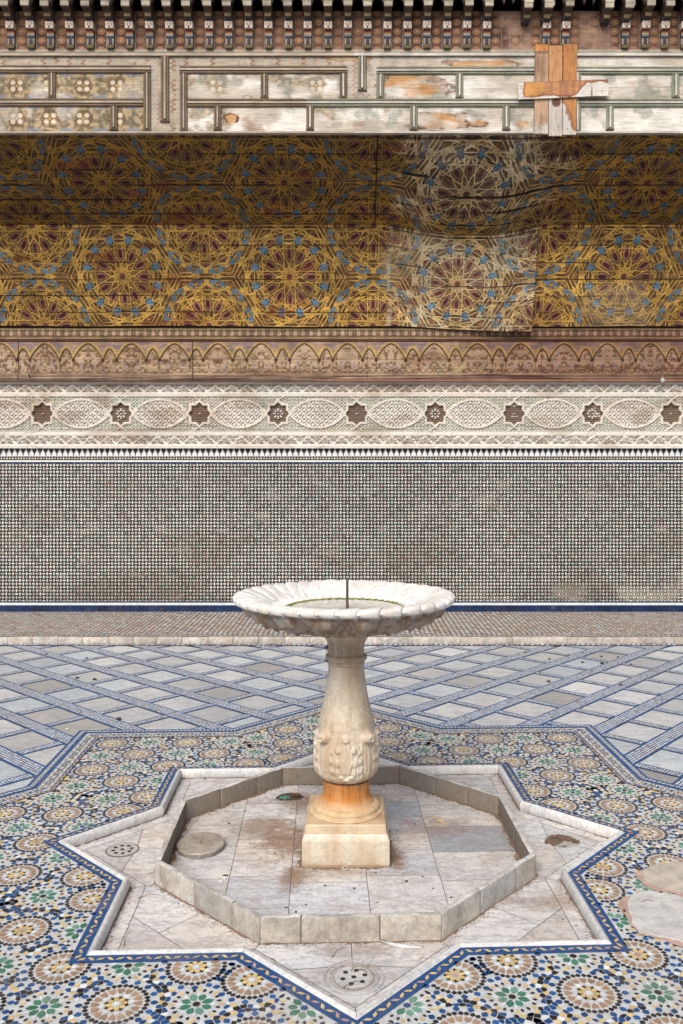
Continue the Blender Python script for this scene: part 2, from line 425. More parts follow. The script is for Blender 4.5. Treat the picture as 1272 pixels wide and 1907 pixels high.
# centres, measured: (radius, angle off the star point in degrees, kind)
fund = [(1.685, 0, 'A'), (1.703, 12.9, 'A'), (1.370, 17.2, 'A'), (2.045, 0, 'A'), (2.04, 11.2, 'A'), (2.40, 0, 'A'), (1.865, 6.0, 'G'),
        (1.505, 7.4, 'G'), (1.575, 22.5, 'G'), (2.22, 5.4, 'G'), (1.90, 19.2, 'G')]
cent = []
for r, a, kd in fund:
    for s in ((1,) if a in (0, 22.5) else (1, -1)):
        for k in range(8):
            t = math.radians(45 * k + s * a); cent.append((r * math.cos(t), r * math.sin(t), kd, t))
def clip_hp(P, a, b, c_):
    out = []
    for i in range(len(P)):
        p, q = P[i], P[(i + 1) % len(P)]; dp = a * p[0] + b * p[1] - c_; dq = a * q[0] + b * q[1] - c_
        if dp <= 0: out.append(p)
        if dp * dq < 0: t = dp / (dp - dq); out.append((p[0] + t * (q[0] - p[0]), p[1] + t * (q[1] - p[1])))
    return out
def inside(p, m=0.0):
    d = float(star_d(np.array(p))); return AF0 + m < d < AF1 - m
def rose(c, th0, kd):
    cx, cy = c
    def put(r, a, l, w, col, radial=True, pts=None, z=.0075):
        t = th0 + a; p = np.array((cx + r * math.cos(t), cy + r * math.sin(t)))
        if not inside(p, .002): return
        d = np.array((math.cos(t), math.sin(t))); e = np.array((-d[1], d[0]))
        if not radial: d, e = e, -d
        shape(mos, p, d, e, pts or lozenge(l, w), z, col)
    v = lambda: random.uniform(.82, 1.12)
    if kd == 'A':
        put(0, 0, 0, 0, WHT if random.random() < .7 else PNK, pts=[((.017 if k % 2 else .011) * math.cos(k * PI / 8), (.017 if k % 2 else .011) * math.sin(k * PI / 8)) for k in range(16)], z=.008)
        for k in range(8):
            a = k * PI / 4
            put(.029, a, .0, 0, YEL * v(), pts=[(-.014, 0), (-.002, -.0105), (.009, -.0085), (.014, 0), (.009, .0085), (-.002, .0105)])
            put(.0395, a + PI / 8, 0, 0, BLK, pts=[(-.018, 0), (-.003, -.004), (0, -.013), (.004, -.004), (.012, 0), (.004, .004), (0, .013), (-.003, .004)], z=.0072)
            put(.0535, a, 0, 0, WHT * .98 * v(), pts=[(-.011, 0), (-.004, -.0105), (.006, -.010), (.012, 0), (.006, .010), (-.004, .0105)], z=.0076)
        for k in range(16):
            a = (k + .5) * PI / 8
            put(.081, a, 0, 0, TAN * v(), pts=[(-.019, 0), (-.004, -.0125), (.0155, -.0140), (.0125, 0), (.0155, .0140), (-.004, .0125)])
        for k in range(16):
            a = k * PI / 8
            for s in (-.092, .092): put(.1145, a + s, .0125, .0098, BLK * random.uniform(.8, 2.2))
        for k in range(16): put(.141, (k + .5) * PI / 8, .0165, .0125, (BLU if k % 2 else BLU * 1.5) * v())
    else:
        put(0, 0, 0, 0, BLU if random.random() < .5 else BLK, pts=[((.018 if k % 2 else .012) * math.cos(k * PI / 8), (.018 if k % 2 else .012) * math.sin(k * PI / 8)) for k in range(16)], z=.008)
        for k in range(8):
            a = k * PI / 4
            put(.044, a, .025 if k % 2 else .021, .0145, (GRN if random.random() < .6 else GRN2) * random.uniform(.8, 1.3))
            put(.064, a + PI / 8, 0, 0, WHT, pts=[(-.03, 0), (0, -.006), (.014, 0), (0, .006)], z=.0072)
            for s in (-.16, .16): put(.086, a + s, .011, .0065, BLK if s > 0 else BLK * 2)
            put(.094, a + PI / 8, .013, .008, YEL * v())
for x, y, kd, t in cent:
    if inside((x, y), -.12): rose((x, y), t, kd)
# fill what lies between with small kites: greedy packing repeated round the star
cen = np.array([(c[0], c[1]) for c in cent]); crad = np.array([.156 if c[2] == 'A' else .110 for c in cent])
cand = []
for r in np.arange(AF0, AF1 * 1.42, .006):
    for a in np.arange(0, PI / 8 + 1e-6, .006 / r): cand.append((r * math.cos(a), r * math.sin(a)))
cand = np.array(cand); dd = star_d(cand); cand = cand[(dd > AF0 + .008) & (dd < AF1 - .008)]
dist = np.hypot(cand[:, None, 0] - cen[None, :, 0], cand[:, None, 1] - cen[None, :, 1]) - crad[None]
near = dist.argmin(1); dmin = dist.min(1)
ok = dmin > .004; cand, near, dmin = cand[ok], near[ok], dmin[ok]
order = np.lexsort((RNG.random(len(cand)), np.floor(dmin / .007)))
used = np.zeros((0, 2)); SP = .0225; ax = np.array([math.cos(PI / 8), math.sin(PI / 8)]); sites = []
for ii in order:
    p = cand[ii]; q = p.copy()
    if abs(p[1]) < SP * .5: q[1] = 0
    dax = p[0] * ax[1] - p[1] * ax[0]
    if abs(dax) < SP * .5: q = ax * (p @ ax)
    if len(used) and np.min(np.hypot(*(used - q).T)) < SP: continue
    used = np.vstack([used, q[None], np.array([[q[0], -q[1]]]), (2 * (q @ ax) * ax - q)[None]]); sites.append(q)
# boundary sites that stand for the outer tiles of the rosettes
gh = []
for (x, y), r_ in zip(cen, crad):
    if abs(math.atan2(y, x)) < .62:
        m = int(2 * PI * (r_ - .009) / .018)
        gh += [(x + (r_ - .009) * math.cos(2 * PI * k / m), y + (r_ - .009) * math.sin(2 * PI * k / m)) for k in range(m)]
allp = np.vstack([np.unique(np.round(used, 6), axis=0), np.array(gh)]); done = []; cnt = 0
for q in sites:
    dd = np.hypot(*(allp - q).T); nb = allp[(dd > 1e-4) & (dd < .075)]; nb = nb[np.argsort(np.hypot(*(nb - q).T))][:22]
    P = [(q[0] + .030 * math.cos(t), q[1] + .030 * math.sin(t)) for t in np.arange(8) * PI / 4 + .2]
    for b_ in nb:
        n_ = b_ - q; P = clip_hp(P, n_[0], n_[1], float(n_ @ (b_ + q) / 2))
        if len(P) < 3: break
    if len(P) < 3: continue
    near_c = {c_ for (pp, c_) in done if np.hypot(pp[0] - q[0], pp[1] - q[1]) < SP * 1.45}
    h = RNG.random(4); w_ = dict(W=.62, B=1.30, K=.80, Y=.78); sc = sorted(w_, key=lambda c_: -(w_[c_] * (.35 if c_ in near_c else 1.) * (.35 + h['WBKY'.index(c_)])))[0]
    done.append((q, sc)); col = dict(W=WHT, B=BLU, K=BLK, Y=YEL)[sc]
    P = np.array(P); c0 = P.mean(0); rel = (P - c0) * (.90 if sc != 'W' else .9)
    # pinch the cell a little so that it reads as a hand cut lozenge
    a_ = random.uniform(0, PI); u_ = np.array((math.cos(a_), math.sin(a_))); v_ = np.array((-u_[1], u_[0])); rel = np.outer(rel @ u_, u_) * 1.08 + np.outer(rel @ v_, v_) * .92
    for k in range(8):
        for s_ in (1, -1):
            if s_ == -1 and abs(q[1]) < 1e-6: continue
            F_ = rot2((rel + c0) * np.array([1, s_]), k * PI / 4)
            if s_ == -1: F_ = F_[::-1]
            mos.poly([LW(f) + (.0075,) for f in F_], tuple(col * random.uniform(.8, 1.15)))
    cnt += 1
print('fill tiles', cnt, 'mosaic polys', len(mos.f))
tag(mos.build('star_mosaic_floor', TILE), kind='structure')

# ------------------------------------------------------------------ sunken marble star
ZF = -.041
fl = PB(); ring_pts = star(A1 - .05)
fl.poly([LW(p) + (ZF - .006,) for p in star(A1 - .01)], (.16, .115, .085))
OR = .8 / 2 / math.sin(PI / 8); OI = OR - .032
octo = lambda R: [(R * math.cos(PI / 8 + k * PI / 4), R * math.sin(PI / 8 + k * PI / 4)) for k in range(8)]
def slab(pts, col=None, inset=.0016):
    P = np.array(pts, float); n = len(P); out = []
    area = sum(P[i][0] * P[(i + 1) % n][1] - P[(i + 1) % n][0] * P[i][1] for i in range(n))
    if area < 0: P = P[::-1]
    for i in range(n):
        a, b, c_ = P[i - 1], P[i], P[(i + 1) % n]
        u = (b - a) / np.hypot(*(b - a)); v = (c_ - b) / np.hypot(*(c_ - b))
        m = np.array([-u[1], u[0]]) + np.array([-v[1], v[0]]); den = 1 + u @ v
        out.append(b + m / max(den, .25) * inset)
    if col is None:
        t = random.random(); col = C(.70, .68, .655) if t < .55 else (C(.63, .64, .66) if t < .75 else C(.68, .635, .585))
    col = col * random.uniform(.9, 1.06)
    fl.poly([LW(p) + (ZF,) for p in out], tuple(col))
def clip(P, a, b, c_):
    """keep a*x+b*y<=c"""
    out = []
    for i in range(len(P)):
        p, q = P[i], P[(i + 1) % len(P)]; dp = a * p[0] + b * p[1] - c_; dq = a * q[0] + b * q[1] - c_
        if dp <= 0: out.append(p)
        if dp * dq < 0: t = dp / (dp - dq); out.append((p[0] + t * (q[0] - p[0]), p[1] + t * (q[1] - p[1])))
    return out
def clip_oct(P, ap):
    for k in range(8):
        if len(P) < 3: return P
        P = clip(P, math.cos(k * PI / 4), math.sin(k * PI / 4), ap)
    return P
# paving inside the octagon: columns and courses read off the photograph
cols = [(-1.0, -.60, [-1, -.62, -.36, -.14, .06, .30, .50, 1]), (-.60, -.285, [-1, -.66, -.34, -.16, .10, .37, .62, 1]), (-.285, .10, [-1, -.86, -.42, -.2, .2, .47, .7, 1]),
        (.10, .475, [-1, -.86, -.36, -.06, .15, .38, .62, 1]), (.475, 1.0, [-1, -.86, -.42, -.1, .23, .55, 1])]
for x0, x1, ys in cols:
    for a, b in zip(ys[:-1], ys[1:]):
        P = clip_oct([(x0, a), (x1, a), (x1, b), (x0, b)], OI * math.cos(PI / 8))
        col = C(.42, .435, .46) if (x0 > .4 and a == -.1) else (C(.52, .545, .58) if (x0 == .10 and a in (.15, .38)) else None)
        if len(P) > 2: slab(P, col)
# paving of the star points outside the curb
ia = A1 - .030 ; S = star(ia); W_ = star(ia - .075)
ocv = octo(OR)
for k in range(8):
    tip = np.array(S[2 * k]); cl_, cr = np.array(S[2 * k - 1]), np.array(S[(2 * k + 1) % 16])
    tw = np.array(W_[2 * k]); wl, wr = np.array(W_[2 * k - 1]), np.array(W_[(2 * k + 1) % 16])
    slab([cl_, tip, tw, wl]); slab([tip, cr, wr, tw])
    v0, v1 = np.array(ocv[k - 1]), np.array(ocv[k])
    u = tip / np.hypot(*tip); n = np.array([-u[1], u[0]])
    if k in (0, 4, 6):   # a square drain slab set in the point
        c0 = u * (1.165); s = .118
        sq = [c0 + u * s * 1.41, c0 + n * s * 1.41, c0 - u * s * 1.41, c0 - n * s * 1.41]
        slab([tw, wl * .0 + sq[0] - n * 0, sq[3], wl], C(.6, .6, .59)) if False else None
        tr = tw
        slab([tr, c0 + n * (np.hypot(*(tr - c0))), c0 - u * .0 + u * -.02 + n * .0, c0 - n * (np.hypot(*(tr - c0)))], C(.63, .625, .61))
        hl = np.hypot(*(tr - c0)); a_ = c0 + n * hl; b_ = c0 - n * hl; m_ = c0 - u * .02
        slab([v1, wr, a_, m_, (v0 + v1) / 2]); slab([v0, (v0 + v1) / 2, m_, b_, wl])
    else:
        mid = (v0 + v1) / 2
        f = .5; a_ = wl + (tw - wl) * f; b_ = wr + (tw - wr) * f
        slab([a_, tw, b_]) if k % 2 else slab([wl + (tw - wl) * .6, tw, wr + (tw - wr) * .6])
        g2 = .5 if k % 2 else .6
        a_ = wl + (tw - wl) * g2; b_ = wr + (tw - wr) * g2; mm = (a_ + b_) / 2
        slab([v0, mid, mm, a_, wl]); slab([mid, v1, wr, b_, mm])
tag(fl.build('basin_floor', MARB), kind='structure')

# half-round marble edging, one mesh for each straight run
prof = [(-.002, -.03), (-.002, .005), (.003, .007), (.007, .008), (.010, .012), (.016, .017), (.024, .0185), (.032, .0165), (.040, .010), (.045, .000), (.047, -.014), (.045, -.027), (.040, -.0405)]
prof = [(d * .72 if d > 0 else d, z) for d, z in prof]
edg = empty('marble_star_edging', (CX, CY, 0), TH)
tag(edg, 'rounded white marble edging drawn as an eight pointed star around the sunken floor', 'stone edging')
for k in range(16):
    V = []; 
    nl = 10
    for d, z in prof:
        s = star(A1 - d); p, q = np.array(s[k]), np.array(s[(k + 1) % 16]); t = (q - p) / np.hypot(*(q - p))
        for i in range(nl + 1):
            f = i / nl; x = p + (q - p) * f + (t * .001 if i == 0 else (-t * .001 if i == nl else 0))
            V.append((x[0], x[1], z + .0007 * math.sin(i * 2.1 + k)))
    me = mesh_np('edging_stone', V, grid_faces(len(prof), nl + 1)[:, ::-1], fcol=np.tile(C(.72, .72, .70) * random.uniform(.92, 1.04), ((len(prof) - 1) * nl, 1)), smooth=True)
    link('edging_stone', me, EDGE, edg)

# octagonal curb
curb = empty('octagonal_curb', (CX, CY, ZF), TH)
tag(curb, 'low octagonal marble curb of stained upright slabs around the fountain', 'basin curb')
splits = {6: [.0, .225, .66, 1], 5: [0, .40, .76, 1], 4: [0, .5, 1], 3: [0, .28, .66, 1], 2: [0, .55, 1], 1: [0, .3, .62, 1], 0: [0, .45, 1], 7: [0, .38, .77, 1]}
vo, vi = octo(OR), octo(OI)
# side k lies between corner k-1 and corner k, facing 45k degrees
for k in range(8):
    a, b = np.array(vo[k - 1]), np.array(vo[k]); c_, d = np.array(vi[k - 1]), np.array(vi[k])
    sp = splits[k]
    for f0, f1 in zip(sp[:-1], sp[1:]):
        e = .0022
        pb = PB(); g0, g1 = f0 + e, f1 - e
        P = [a + (b - a) * g0, a + (b - a) * g1, c_ + (d - c_) * g1, c_ + (d - c_) * g0]
        base = random.choice([C(.58, .54, .47), C(.54, .50, .43), C(.62, .59, .53), C(.45, .44, .41)]) * random.uniform(.9, 1.05)
        h = .113 + random.uniform(-.002, .002)
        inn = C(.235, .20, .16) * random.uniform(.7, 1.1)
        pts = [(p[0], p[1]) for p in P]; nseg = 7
        # top, outer, inner, ends
        for s in range(nseg):
            u0, u1 = s / nseg, (s + 1) / nseg; L = lambda A, B, t: (A[0] + (B[0] - A[0]) * t, A[1] + (B[1] - A[1]) * t)
            o0, o1_ = L(pts[0], pts[1], u0), L(pts[0], pts[1], u1); i0, i1 = L(pts[3], pts[2], u0), L(pts[3], pts[2], u1)
            z0 = h + .002 * math.sin(9 * u0 + k + f0 * 5) * (0 < u0 < 1); z1 = h + .002 * math.sin(9 * u1 + k + f0 * 5) * (0 < u1 < 1)
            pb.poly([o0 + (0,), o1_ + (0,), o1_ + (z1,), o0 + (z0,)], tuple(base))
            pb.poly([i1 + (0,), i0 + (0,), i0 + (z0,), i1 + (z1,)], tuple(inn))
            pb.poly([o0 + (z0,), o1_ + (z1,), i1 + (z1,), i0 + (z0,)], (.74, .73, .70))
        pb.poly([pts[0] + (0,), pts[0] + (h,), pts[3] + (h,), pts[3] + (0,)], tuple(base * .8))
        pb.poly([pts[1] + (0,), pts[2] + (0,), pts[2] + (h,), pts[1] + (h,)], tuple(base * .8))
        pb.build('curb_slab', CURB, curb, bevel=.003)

# ------------------------------------------------------------------ fountain
FX, FY = -.045, 4.64
ftn = empty('fountain', (FX, FY, ZF))
tag(ftn, 'tall marble pedestal fountain with a scalloped bowl in the middle of the basin', 'fountain')
def lathe(name, prof, nth, fn=None, colfn=None, mat=OLD, parent=ftn, sub=6, closed=False, step=.006):
    P = np.array(prof, float); out = []
    for i in range(len(P) - 1):
        m = max(1, int(np.hypot(*(P[i + 1] - P[i])) / step)) if sub else 1
        for s in range(m): out.append(P[i] + (P[i + 1] - P[i]) * s / m)
    out.append(P[-1]); P = np.array(out)
    th = np.arange(nth) * 2 * PI / nth
    T, R = np.meshgrid(th, P[:, 0], indexing='ij'); _, Z = np.meshgrid(th, P[:, 1], indexing='ij')
    if fn is not None: R, Z = fn(T, R, Z)
    V = np.stack([R * np.cos(T), R * np.sin(T), Z - ZF], -1).reshape(-1, 3)
    c = colfn(T, R, Z) if colfn else np.broadcast_to(C(.62, .55, .45), T.shape + (3,))
    me = mesh_np(name, V, grid_faces(nth, len(P), True), vcol=np.ascontiguousarray(c).reshape(-1, 3), smooth=True)
    return link(name, me, mat, parent)
# theta = -pi/2 faces the camera
def sm(prof, n=5):
    """smooth a coarse profile with Catmull-Rom"""
    P = np.array(prof, float); out = []
    for i in range(len(P) - 1):
        p0, p1, p2, p3 = P[max(i - 1, 0)], P[i], P[i + 1], P[min(i + 2, len(P) - 1)]
        for s in range(n):
            t = s / n; out.append(.5 * ((2 * p1) + (-p0 + p2) * t + (2 * p0 - 5 * p1 + 4 * p2 - p3) * t * t + (-p0 + 3 * p1 - 3 * p2 + p3) * t ** 3))
    out.append(P[-1]); return out
stem_prof = sm([(.06, .350), (.112, .352), (.140, .362), (.157, .385), (.166, .42), (.1685, .46), (.166, .52), (.160, .58), (.154, .64), (.148, .68), (.132, .74), (.120, .80), (.108, .87), (.100, .93), (.0955, .972)], 4)
def stem_fn(T, R, Z):
    d = (T + PI / 2 + PI) % (2 * PI) - PI          # 0 at the camera
    rel = np.zeros_like(T)
    # eight-fold leaves: broad leaves at 45 degrees with curled tips, narrow ones between
    q = (d + PI / 4) % (PI / 2) - PI / 4             # around each front/side leaf (0 = front)
    x = q * .165; z = Z; ax = np.abs(x)
    edge = .627 - (ax / .075) ** 2 * .075                 # arched top of the leaf
    leaf = ss(-.002, .008, edge - z) * ss(.088, .080, ax) * ss(.345, .40, z)
    rel += .007 * leaf
    ton = ss(.030 + .010 * np.sin(z * 28), .022 + .010 * np.sin(z * 28), ax) * ss(.615, .600, z) * ss(.41, .43, z)
    rel += .007 * ton
    def lump(cx, cz, rx, rz, h, p=2.): return h * np.exp(-(((ax - cx) / rx) ** 2 + ((z - cz) / rz) ** 2) ** p)
    rel += lump(.041, .546, .013, .017, .014) + lump(.0, .600, .018, .014, .010)
    rel += lump(.046, .480, .015, .020, .008) + lump(.046, .425, .017, .018, .007) + lump(.026, .402, .016, .010, .007) + lump(.0, .385, .018, .012, .010)
    rel -= lump(.030, .452, .004, .014, .007, 1.) + lump(.0, .376, .007, .005, .014, 1.) + lump(.055, .42, .004, .03, .008, 1.)
    # curled tips of the diagonal leaves
    q2 = d % (PI / 2) - PI / 4; x2 = q2 * .165; a2 = np.abs(x2)
    rel += .006 * ss(.050, .042, a2) * ss(.60, .575, z) * ss(.345, .40, z)
    rel += .042 * np.exp(-((x2 / .036) ** 2 + ((z - .604) / .029) ** 2) ** 2)
    rel -= .016 * np.exp(-((x2 / .008) ** 2 + ((z - .596) / .008) ** 2))
    rel -= .006 * np.exp(-((a2 - .030) / .004) ** 2) * ss(.57, .53, z) * ss(.37, .42, z)
    rel += .004 * np.exp(-(x2 / .006) ** 2) * ss(.57, .5, z) * ss(.37, .42, z)
    rel += .005 * np.sin(z * 120) * np.exp(-((a2 - .052) / .010) ** 2) * ss(.56, .52, z) * ss(.37, .42, z)
    rel += .0025 * (fbm(T * 9, Z * 30, 3) - .5)
    return R + rel, Z
def stem_col(T, R, Z):
    base = np.broadcast_to(C(.70, .62, .50), T.shape + (3,)).copy()
    n = fbm(T * 6, Z * 5, 5); st = ss(.5, .75, n)
    base = mixc(base, C(.42, .28, .16), st * .7 * ss(.45, .37, Z) + ss(.55, .8, fbm(T * 12, Z * 16, 8)) * .35)
    base = mixc(base, C(.66, .60, .51), ss(.75, .9, Z) * .5)
    return base
lathe('stem', stem_prof, 800, stem_fn, stem_col, step=.0028)
cap_prof = sm([(.0955, .9725), (.1005, .978), (.1015, .988), (.0985, .9935)], 3) + sm([(.104, .996), (.1135, 1.004), (.1155, 1.014), (.112, 1.024), (.103, 1.028)], 3) + \
    sm([(.099, 1.032), (.099, 1.060), (.104, 1.090), (.118, 1.118), (.142, 1.138), (.150, 1.148), (.149, 1.160), (.10, 1.162)], 4)
lathe('neck', cap_prof, 160, lambda T, R, Z: (R + .002 * (fbm(T * 7, Z * 30, 4) - .5), Z), lambda T, R, Z: mixc(np.broadcast_to(C(.64, .56, .45), T.shape + (3,)), C(.36, .24, .15), np.maximum(ss(.012, .0, np.abs(Z - 1.01)) * .45, ss(.5, .75, fbm(T * 10, Z * 8, 2)) * .5)))
base_prof = sm([(.1, .350), (.125, .348), (.130, .335), (.128, .31), (.129, .28), (.134, .255), (.146, .235), (.150, .228)], 4) + sm([(.152, .222), (.166, .219), (.178, .212), (.184, .200), (.184, .190), (.188, .187)], 3) + sm([(.196, .185), (.203, .180), (.204, .1745), (.198, .1725)], 2)
def base_col(T, R, Z):
    c = np.broadcast_to(C(.66, .50, .31), T.shape + (3,)).copy()
    o = ss(.20, .275, Z) * (.45 + .9 * fbm(T * 5, Z * 3, 6)); c = mixc(c, C(.58, .22, .045), np.clip(o * 1.15, 0, 1))
    return mixc(c, C(.25, .12, .06), ss(.335, .352, Z) * .8 + ss(.50, .68, fbm(T * 22, Z * 4, 9)) * .65 * ss(.23, .3, Z))
lathe('base_drum', base_prof, 160, lambda T, R, Z: (R + .003 * (fbm(T * 12, Z * 6, 4) - .5), Z), base_col)
# square plinth
pl = PB(); hw = .231; uw = .213
def frust(pb, w0, z0, w1, z1, col, n=8):
    for s in range(4):
        for i in range(n):
            a0, a1 = -1 + 2 * i / n, -1 + 2 * (i + 1) / n
            def pt(a, w, z): 
                x, y = a * w, -w; c_, s_ = math.cos(s * PI / 2), math.sin(s * PI / 2); return (x * c_ - y * s_, x * s_ + y * c_, z - ZF)
            pb.poly([pt(a0, w0, z0), pt(a1, w0, z0), pt(a1, w1, z1), pt(a0, w1, z1)], tuple(col))
frust(pl, hw - .003, ZF, hw, ZF + .012, C(.5, .38, .25)); frust(pl, hw, ZF + .012, hw - .001, .092, C(.66, .59, .47)); frust(pl, hw - .001, .092, uw + .004, .126, C(.72, .66, .55))
frust(pl, uw + .004, .126, uw, .130, C(.5, .36, .22)); frust(pl, uw, .130, uw - .001, .168, C(.66, .54, .38)); frust(pl, uw - .001, .168, uw - .006, .173, C(.66, .54, .38))
pl.poly([(x * (uw - .006), y * (uw - .006), .173 - ZF) for x, y in ((-1, -1), (1, -1), (1, 1), (-1, 1))], (.62, .47, .30))
pl.build('plinth', OLD, ftn, bevel=.004)
# bowl: underside, scalloped lip, dished inside
NL = 36
bowl_prof = sm([(.10, 1.150), (.16, 1.150), (.22, 1.160), (.30, 1.182), (.38, 1.210), (.45, 1.240), (.50, 1.268), (.535, 1.295), (.560, 1.316)], 5) + \
    sm([(.580, 1.318), (.596, 1.324), (.604, 1.336), (.601, 1.350), (.586, 1.359), (.56, 1.361), (.52, 1.354), (.47, 1.340), (.41, 1.315), (.35, 1.292), (.30, 1.270), (.2, 1.255), (.05, 1.25)], 5)
def bowl_fn(T, R, Z):
    rim = ss(.52, .60, R) * ss(1.30, 1.312, Z)
    sw = T + (R - .6) * .95 + .05 * np.sin(3 * T)
    ph = (sw * NL / (2 * PI)) % 1.0
    lob = np.clip(np.sin(PI * np.clip(ph * 1.06, 0, 1)), 0, 1) ** .34 * (.62 + .38 * ph)
    wid = .75 + .5 * vnoise(np.floor(sw * NL / (2 * PI)) % NL, 0 * T, 3)
    Rn = R + rim * (.024 * (lob * wid - .72)); Zn = Z + rim * np.where(Z > 1.335, .013, -.010) * (lob * wid - .5)
    infl = ss(.36, .50, R) * (Z > 1.30) * (1 - ss(.52, .6, R)) * (R < .6)
    sw2 = T + (R - .6) * 2.2; Zn = Zn + infl * .013 * (lob * wid - .5)
    und = ss(.20, .28, R) * (Z < 1.309) * ss(.57, .54, R)
    q = (T * 16 / (2 * PI)) % 1 - .5; lf = np.clip(1 - (np.abs(q) * 2.2) ** 2, 0, 1) * ss(.22, .44, R)
    drop = und * (.036 * lf * ss(.30, .46, R) * (1.1 - .5 * np.abs(np.sin(R * 60))) + .005 * np.sin(T * 48 + 12 * R))
    Zn = Zn - drop; Rn = Rn + und * .012 * lf * ss(.4, .5, R)
    Zn = Zn + .002 * (fbm(T * 20, R * 30, 2) - .5)
    return Rn, Zn
def bowl_col(T, R, Z):
    c = np.broadcast_to(C(.82, .81, .78), T.shape + (3,)).copy()
    n = fbm(T * 14, R * 14, 12)
    c = mixc(c, C(.50, .46, .38), ss(.58, .75, n) * .4)
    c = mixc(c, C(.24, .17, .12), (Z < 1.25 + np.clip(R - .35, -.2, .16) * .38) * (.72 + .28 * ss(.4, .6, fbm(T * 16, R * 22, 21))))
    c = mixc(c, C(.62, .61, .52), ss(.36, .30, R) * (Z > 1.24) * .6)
    return c
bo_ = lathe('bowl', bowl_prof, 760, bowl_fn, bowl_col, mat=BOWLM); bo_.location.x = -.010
# water, algae ring and spout
mw, nt, b = new_mat('still_water'); p = pos(nt); n_ = noise(nt, p, 9, 5, .6)
nt.links.new(ramp(nt, n_, [(.3, (.27, .27, .21)), (.7, (.46, .45, .38))]), b.inputs['Base Color']); b.inputs['Roughness'].default_value = .08
wp = PB(); wp.poly([(.326 * math.cos(k * PI / 40), .326 * math.sin(k * PI / 40), 1.2815 - ZF) for k in range(80)], (.4, .4, .35)); wp.build('water', mw, ftn)
al = PB()
for k in range(220):
    a = k / 220 * 2 * PI; w = .004 + .012 * max(0, vnoise(np.array(k * .15), np.array(3.))) * (1 if math.sin(a) > -.2 else .25)
    a2 = (k + 1) / 220 * 2 * PI
    w2 = .004 + .012 * max(0, vnoise(np.array(((k + 1) % 220) * .15), np.array(3.))) * (1 if math.sin(a2) > -.2 else .25)
    r0, r1 = .322, .336
    al.poly([((r0 - w) * math.cos(a), (r0 - w) * math.sin(a), 1.2835 - ZF), (r1 * math.cos(a), r1 * math.sin(a), 1.288 - ZF), (r1 * math.cos(a2), r1 * math.sin(a2), 1.288 - ZF), ((r0 - w2) * math.cos(a2), (r0 - w2) * math.sin(a2), 1.2835 - ZF)],
            (.22, .26, .04) if random.random() < .7 else (.12, .13, .03))
al.build('algae', PLAIN, ftn)
def tube(pb, pts, r, n=8, col=(.1, .08, .06)):
    P = np.array(pts, float); m = len(P); r = np.full(m, r) if np.isscalar(r) else np.array(r); rings = []
    for i in range(m):
        d = P[min(i + 1, m - 1)] - P[max(i - 1, 0)]; d /= np.linalg.norm(d) + 1e-9
        u = np.cross(d, (0, 0, 1)); u = u / np.linalg.norm(u) if np.linalg.norm(u) > .05 else np.array((1., 0, 0)); v = np.cross(d, u)
        rings.append([tuple(P[i] + r[i] * (u * math.cos(k * 2 * PI / n) + v * math.sin(k * 2 * PI / n))) for k in range(n)])
    for i in range(m - 1):
        for k in range(n): pb.poly([rings[i][k], rings[i][(k + 1) % n], rings[i + 1][(k + 1) % n], rings[i + 1][k]], col)
    pb.poly(rings[0][::-1], col); pb.poly(rings[-1], col)
sp = PB(); tube(sp, [(.006, 0, 1.25 - ZF), (.006, 0, 1.30 - ZF)], .0085, 10, (.16, .11, .07)); tube(sp, [(.006, 0, 1.30 - ZF), (.006, 0, 1.438 - ZF)], .0072, 10, (.14, .105, .08))
sp.build('spout_pipe', METAL, ftn)

# ------------------------------------------------------------------ platform before the wall
YP, YW = 10.03, 11.94; ZP = .083; XW = 7.4
plat = PB(); plat.box(-XW, XW, YP + .06, YW + .1, -.1, ZP - .004, (.3, .27, .23)); tag(plat.build('platform', CONC), kind='structure')
kb = empty('platform_kerb', (0, YP, 0)); tag(kb, 'row of pale marble kerb stones edging the raised platform below the wall', 'kerb')
xs = [-XW]; 
while xs[-1] < XW:
    L = .30 if xs[-1] < 0 else .62
    xs.append(xs[-1] + L * random.choice([1, 1, 1, .92, 1.05]))
for a, b_ in zip(xs[:-1], xs[1:]):
    pb = PB(); c_ = random.choice([C(.66, .63, .57), C(.62, .57, .49), C(.58, .54, .47), C(.66, .61, .53)]); dz = random.uniform(-.002, .002)
    pb.box(a + .0015, b_ - .0015, 0, .07, -.02, ZP + dz, tuple(c_)); pb.build('kerb_stone', CURB, kb, bevel=.006)
lm = PB()
def Tled(P, z): return np.stack([P[..., 0], P[..., 1], np.full(P.shape[:-1], ZP + z)], -1)
DG = [C(.03, .05, .12), TAN * .8, C(.03, .06, .14), GRN * .8]
def darks(n, I, J): 
    idx = ((I + 2 * J) // 3) % 4; return np.clip(np.array(DG)[idx] * RNG.uniform(.7, 1.3, (n, 1)), 0, 1)
for x0 in np.arange(-XW, XW - .01, 1.85):
    lm.poly([tuple(q) for q in Tled(np.array([(x0, YP + .07), (x0 + 1.85, YP + .07), (x0 + 1.85, YW), (x0, YW)]), -.001)], (.33, .27, .22))
weave(lm, -XW, XW, YP + .16, YW - .02, .062, Tled, .0, lambda n, I, J: pick([C(.62, .58, .53), C(.54, .45, .37), PNK * 1.1, C(.62, .62, .62)], n, [.4, .25, .2, .15]), darks, lw=.30, ll=.6)
for y0, c_ in ((YP + .075, BLUD), (YP + .15, BLUD)): lm.poly([(-XW, y0, ZP + .002), (XW, y0, ZP + .002), (XW, y0 + .018, ZP + .002), (-XW, y0 + .018, ZP + .002)], tuple(c_))
n = int(2 * XW / .06)
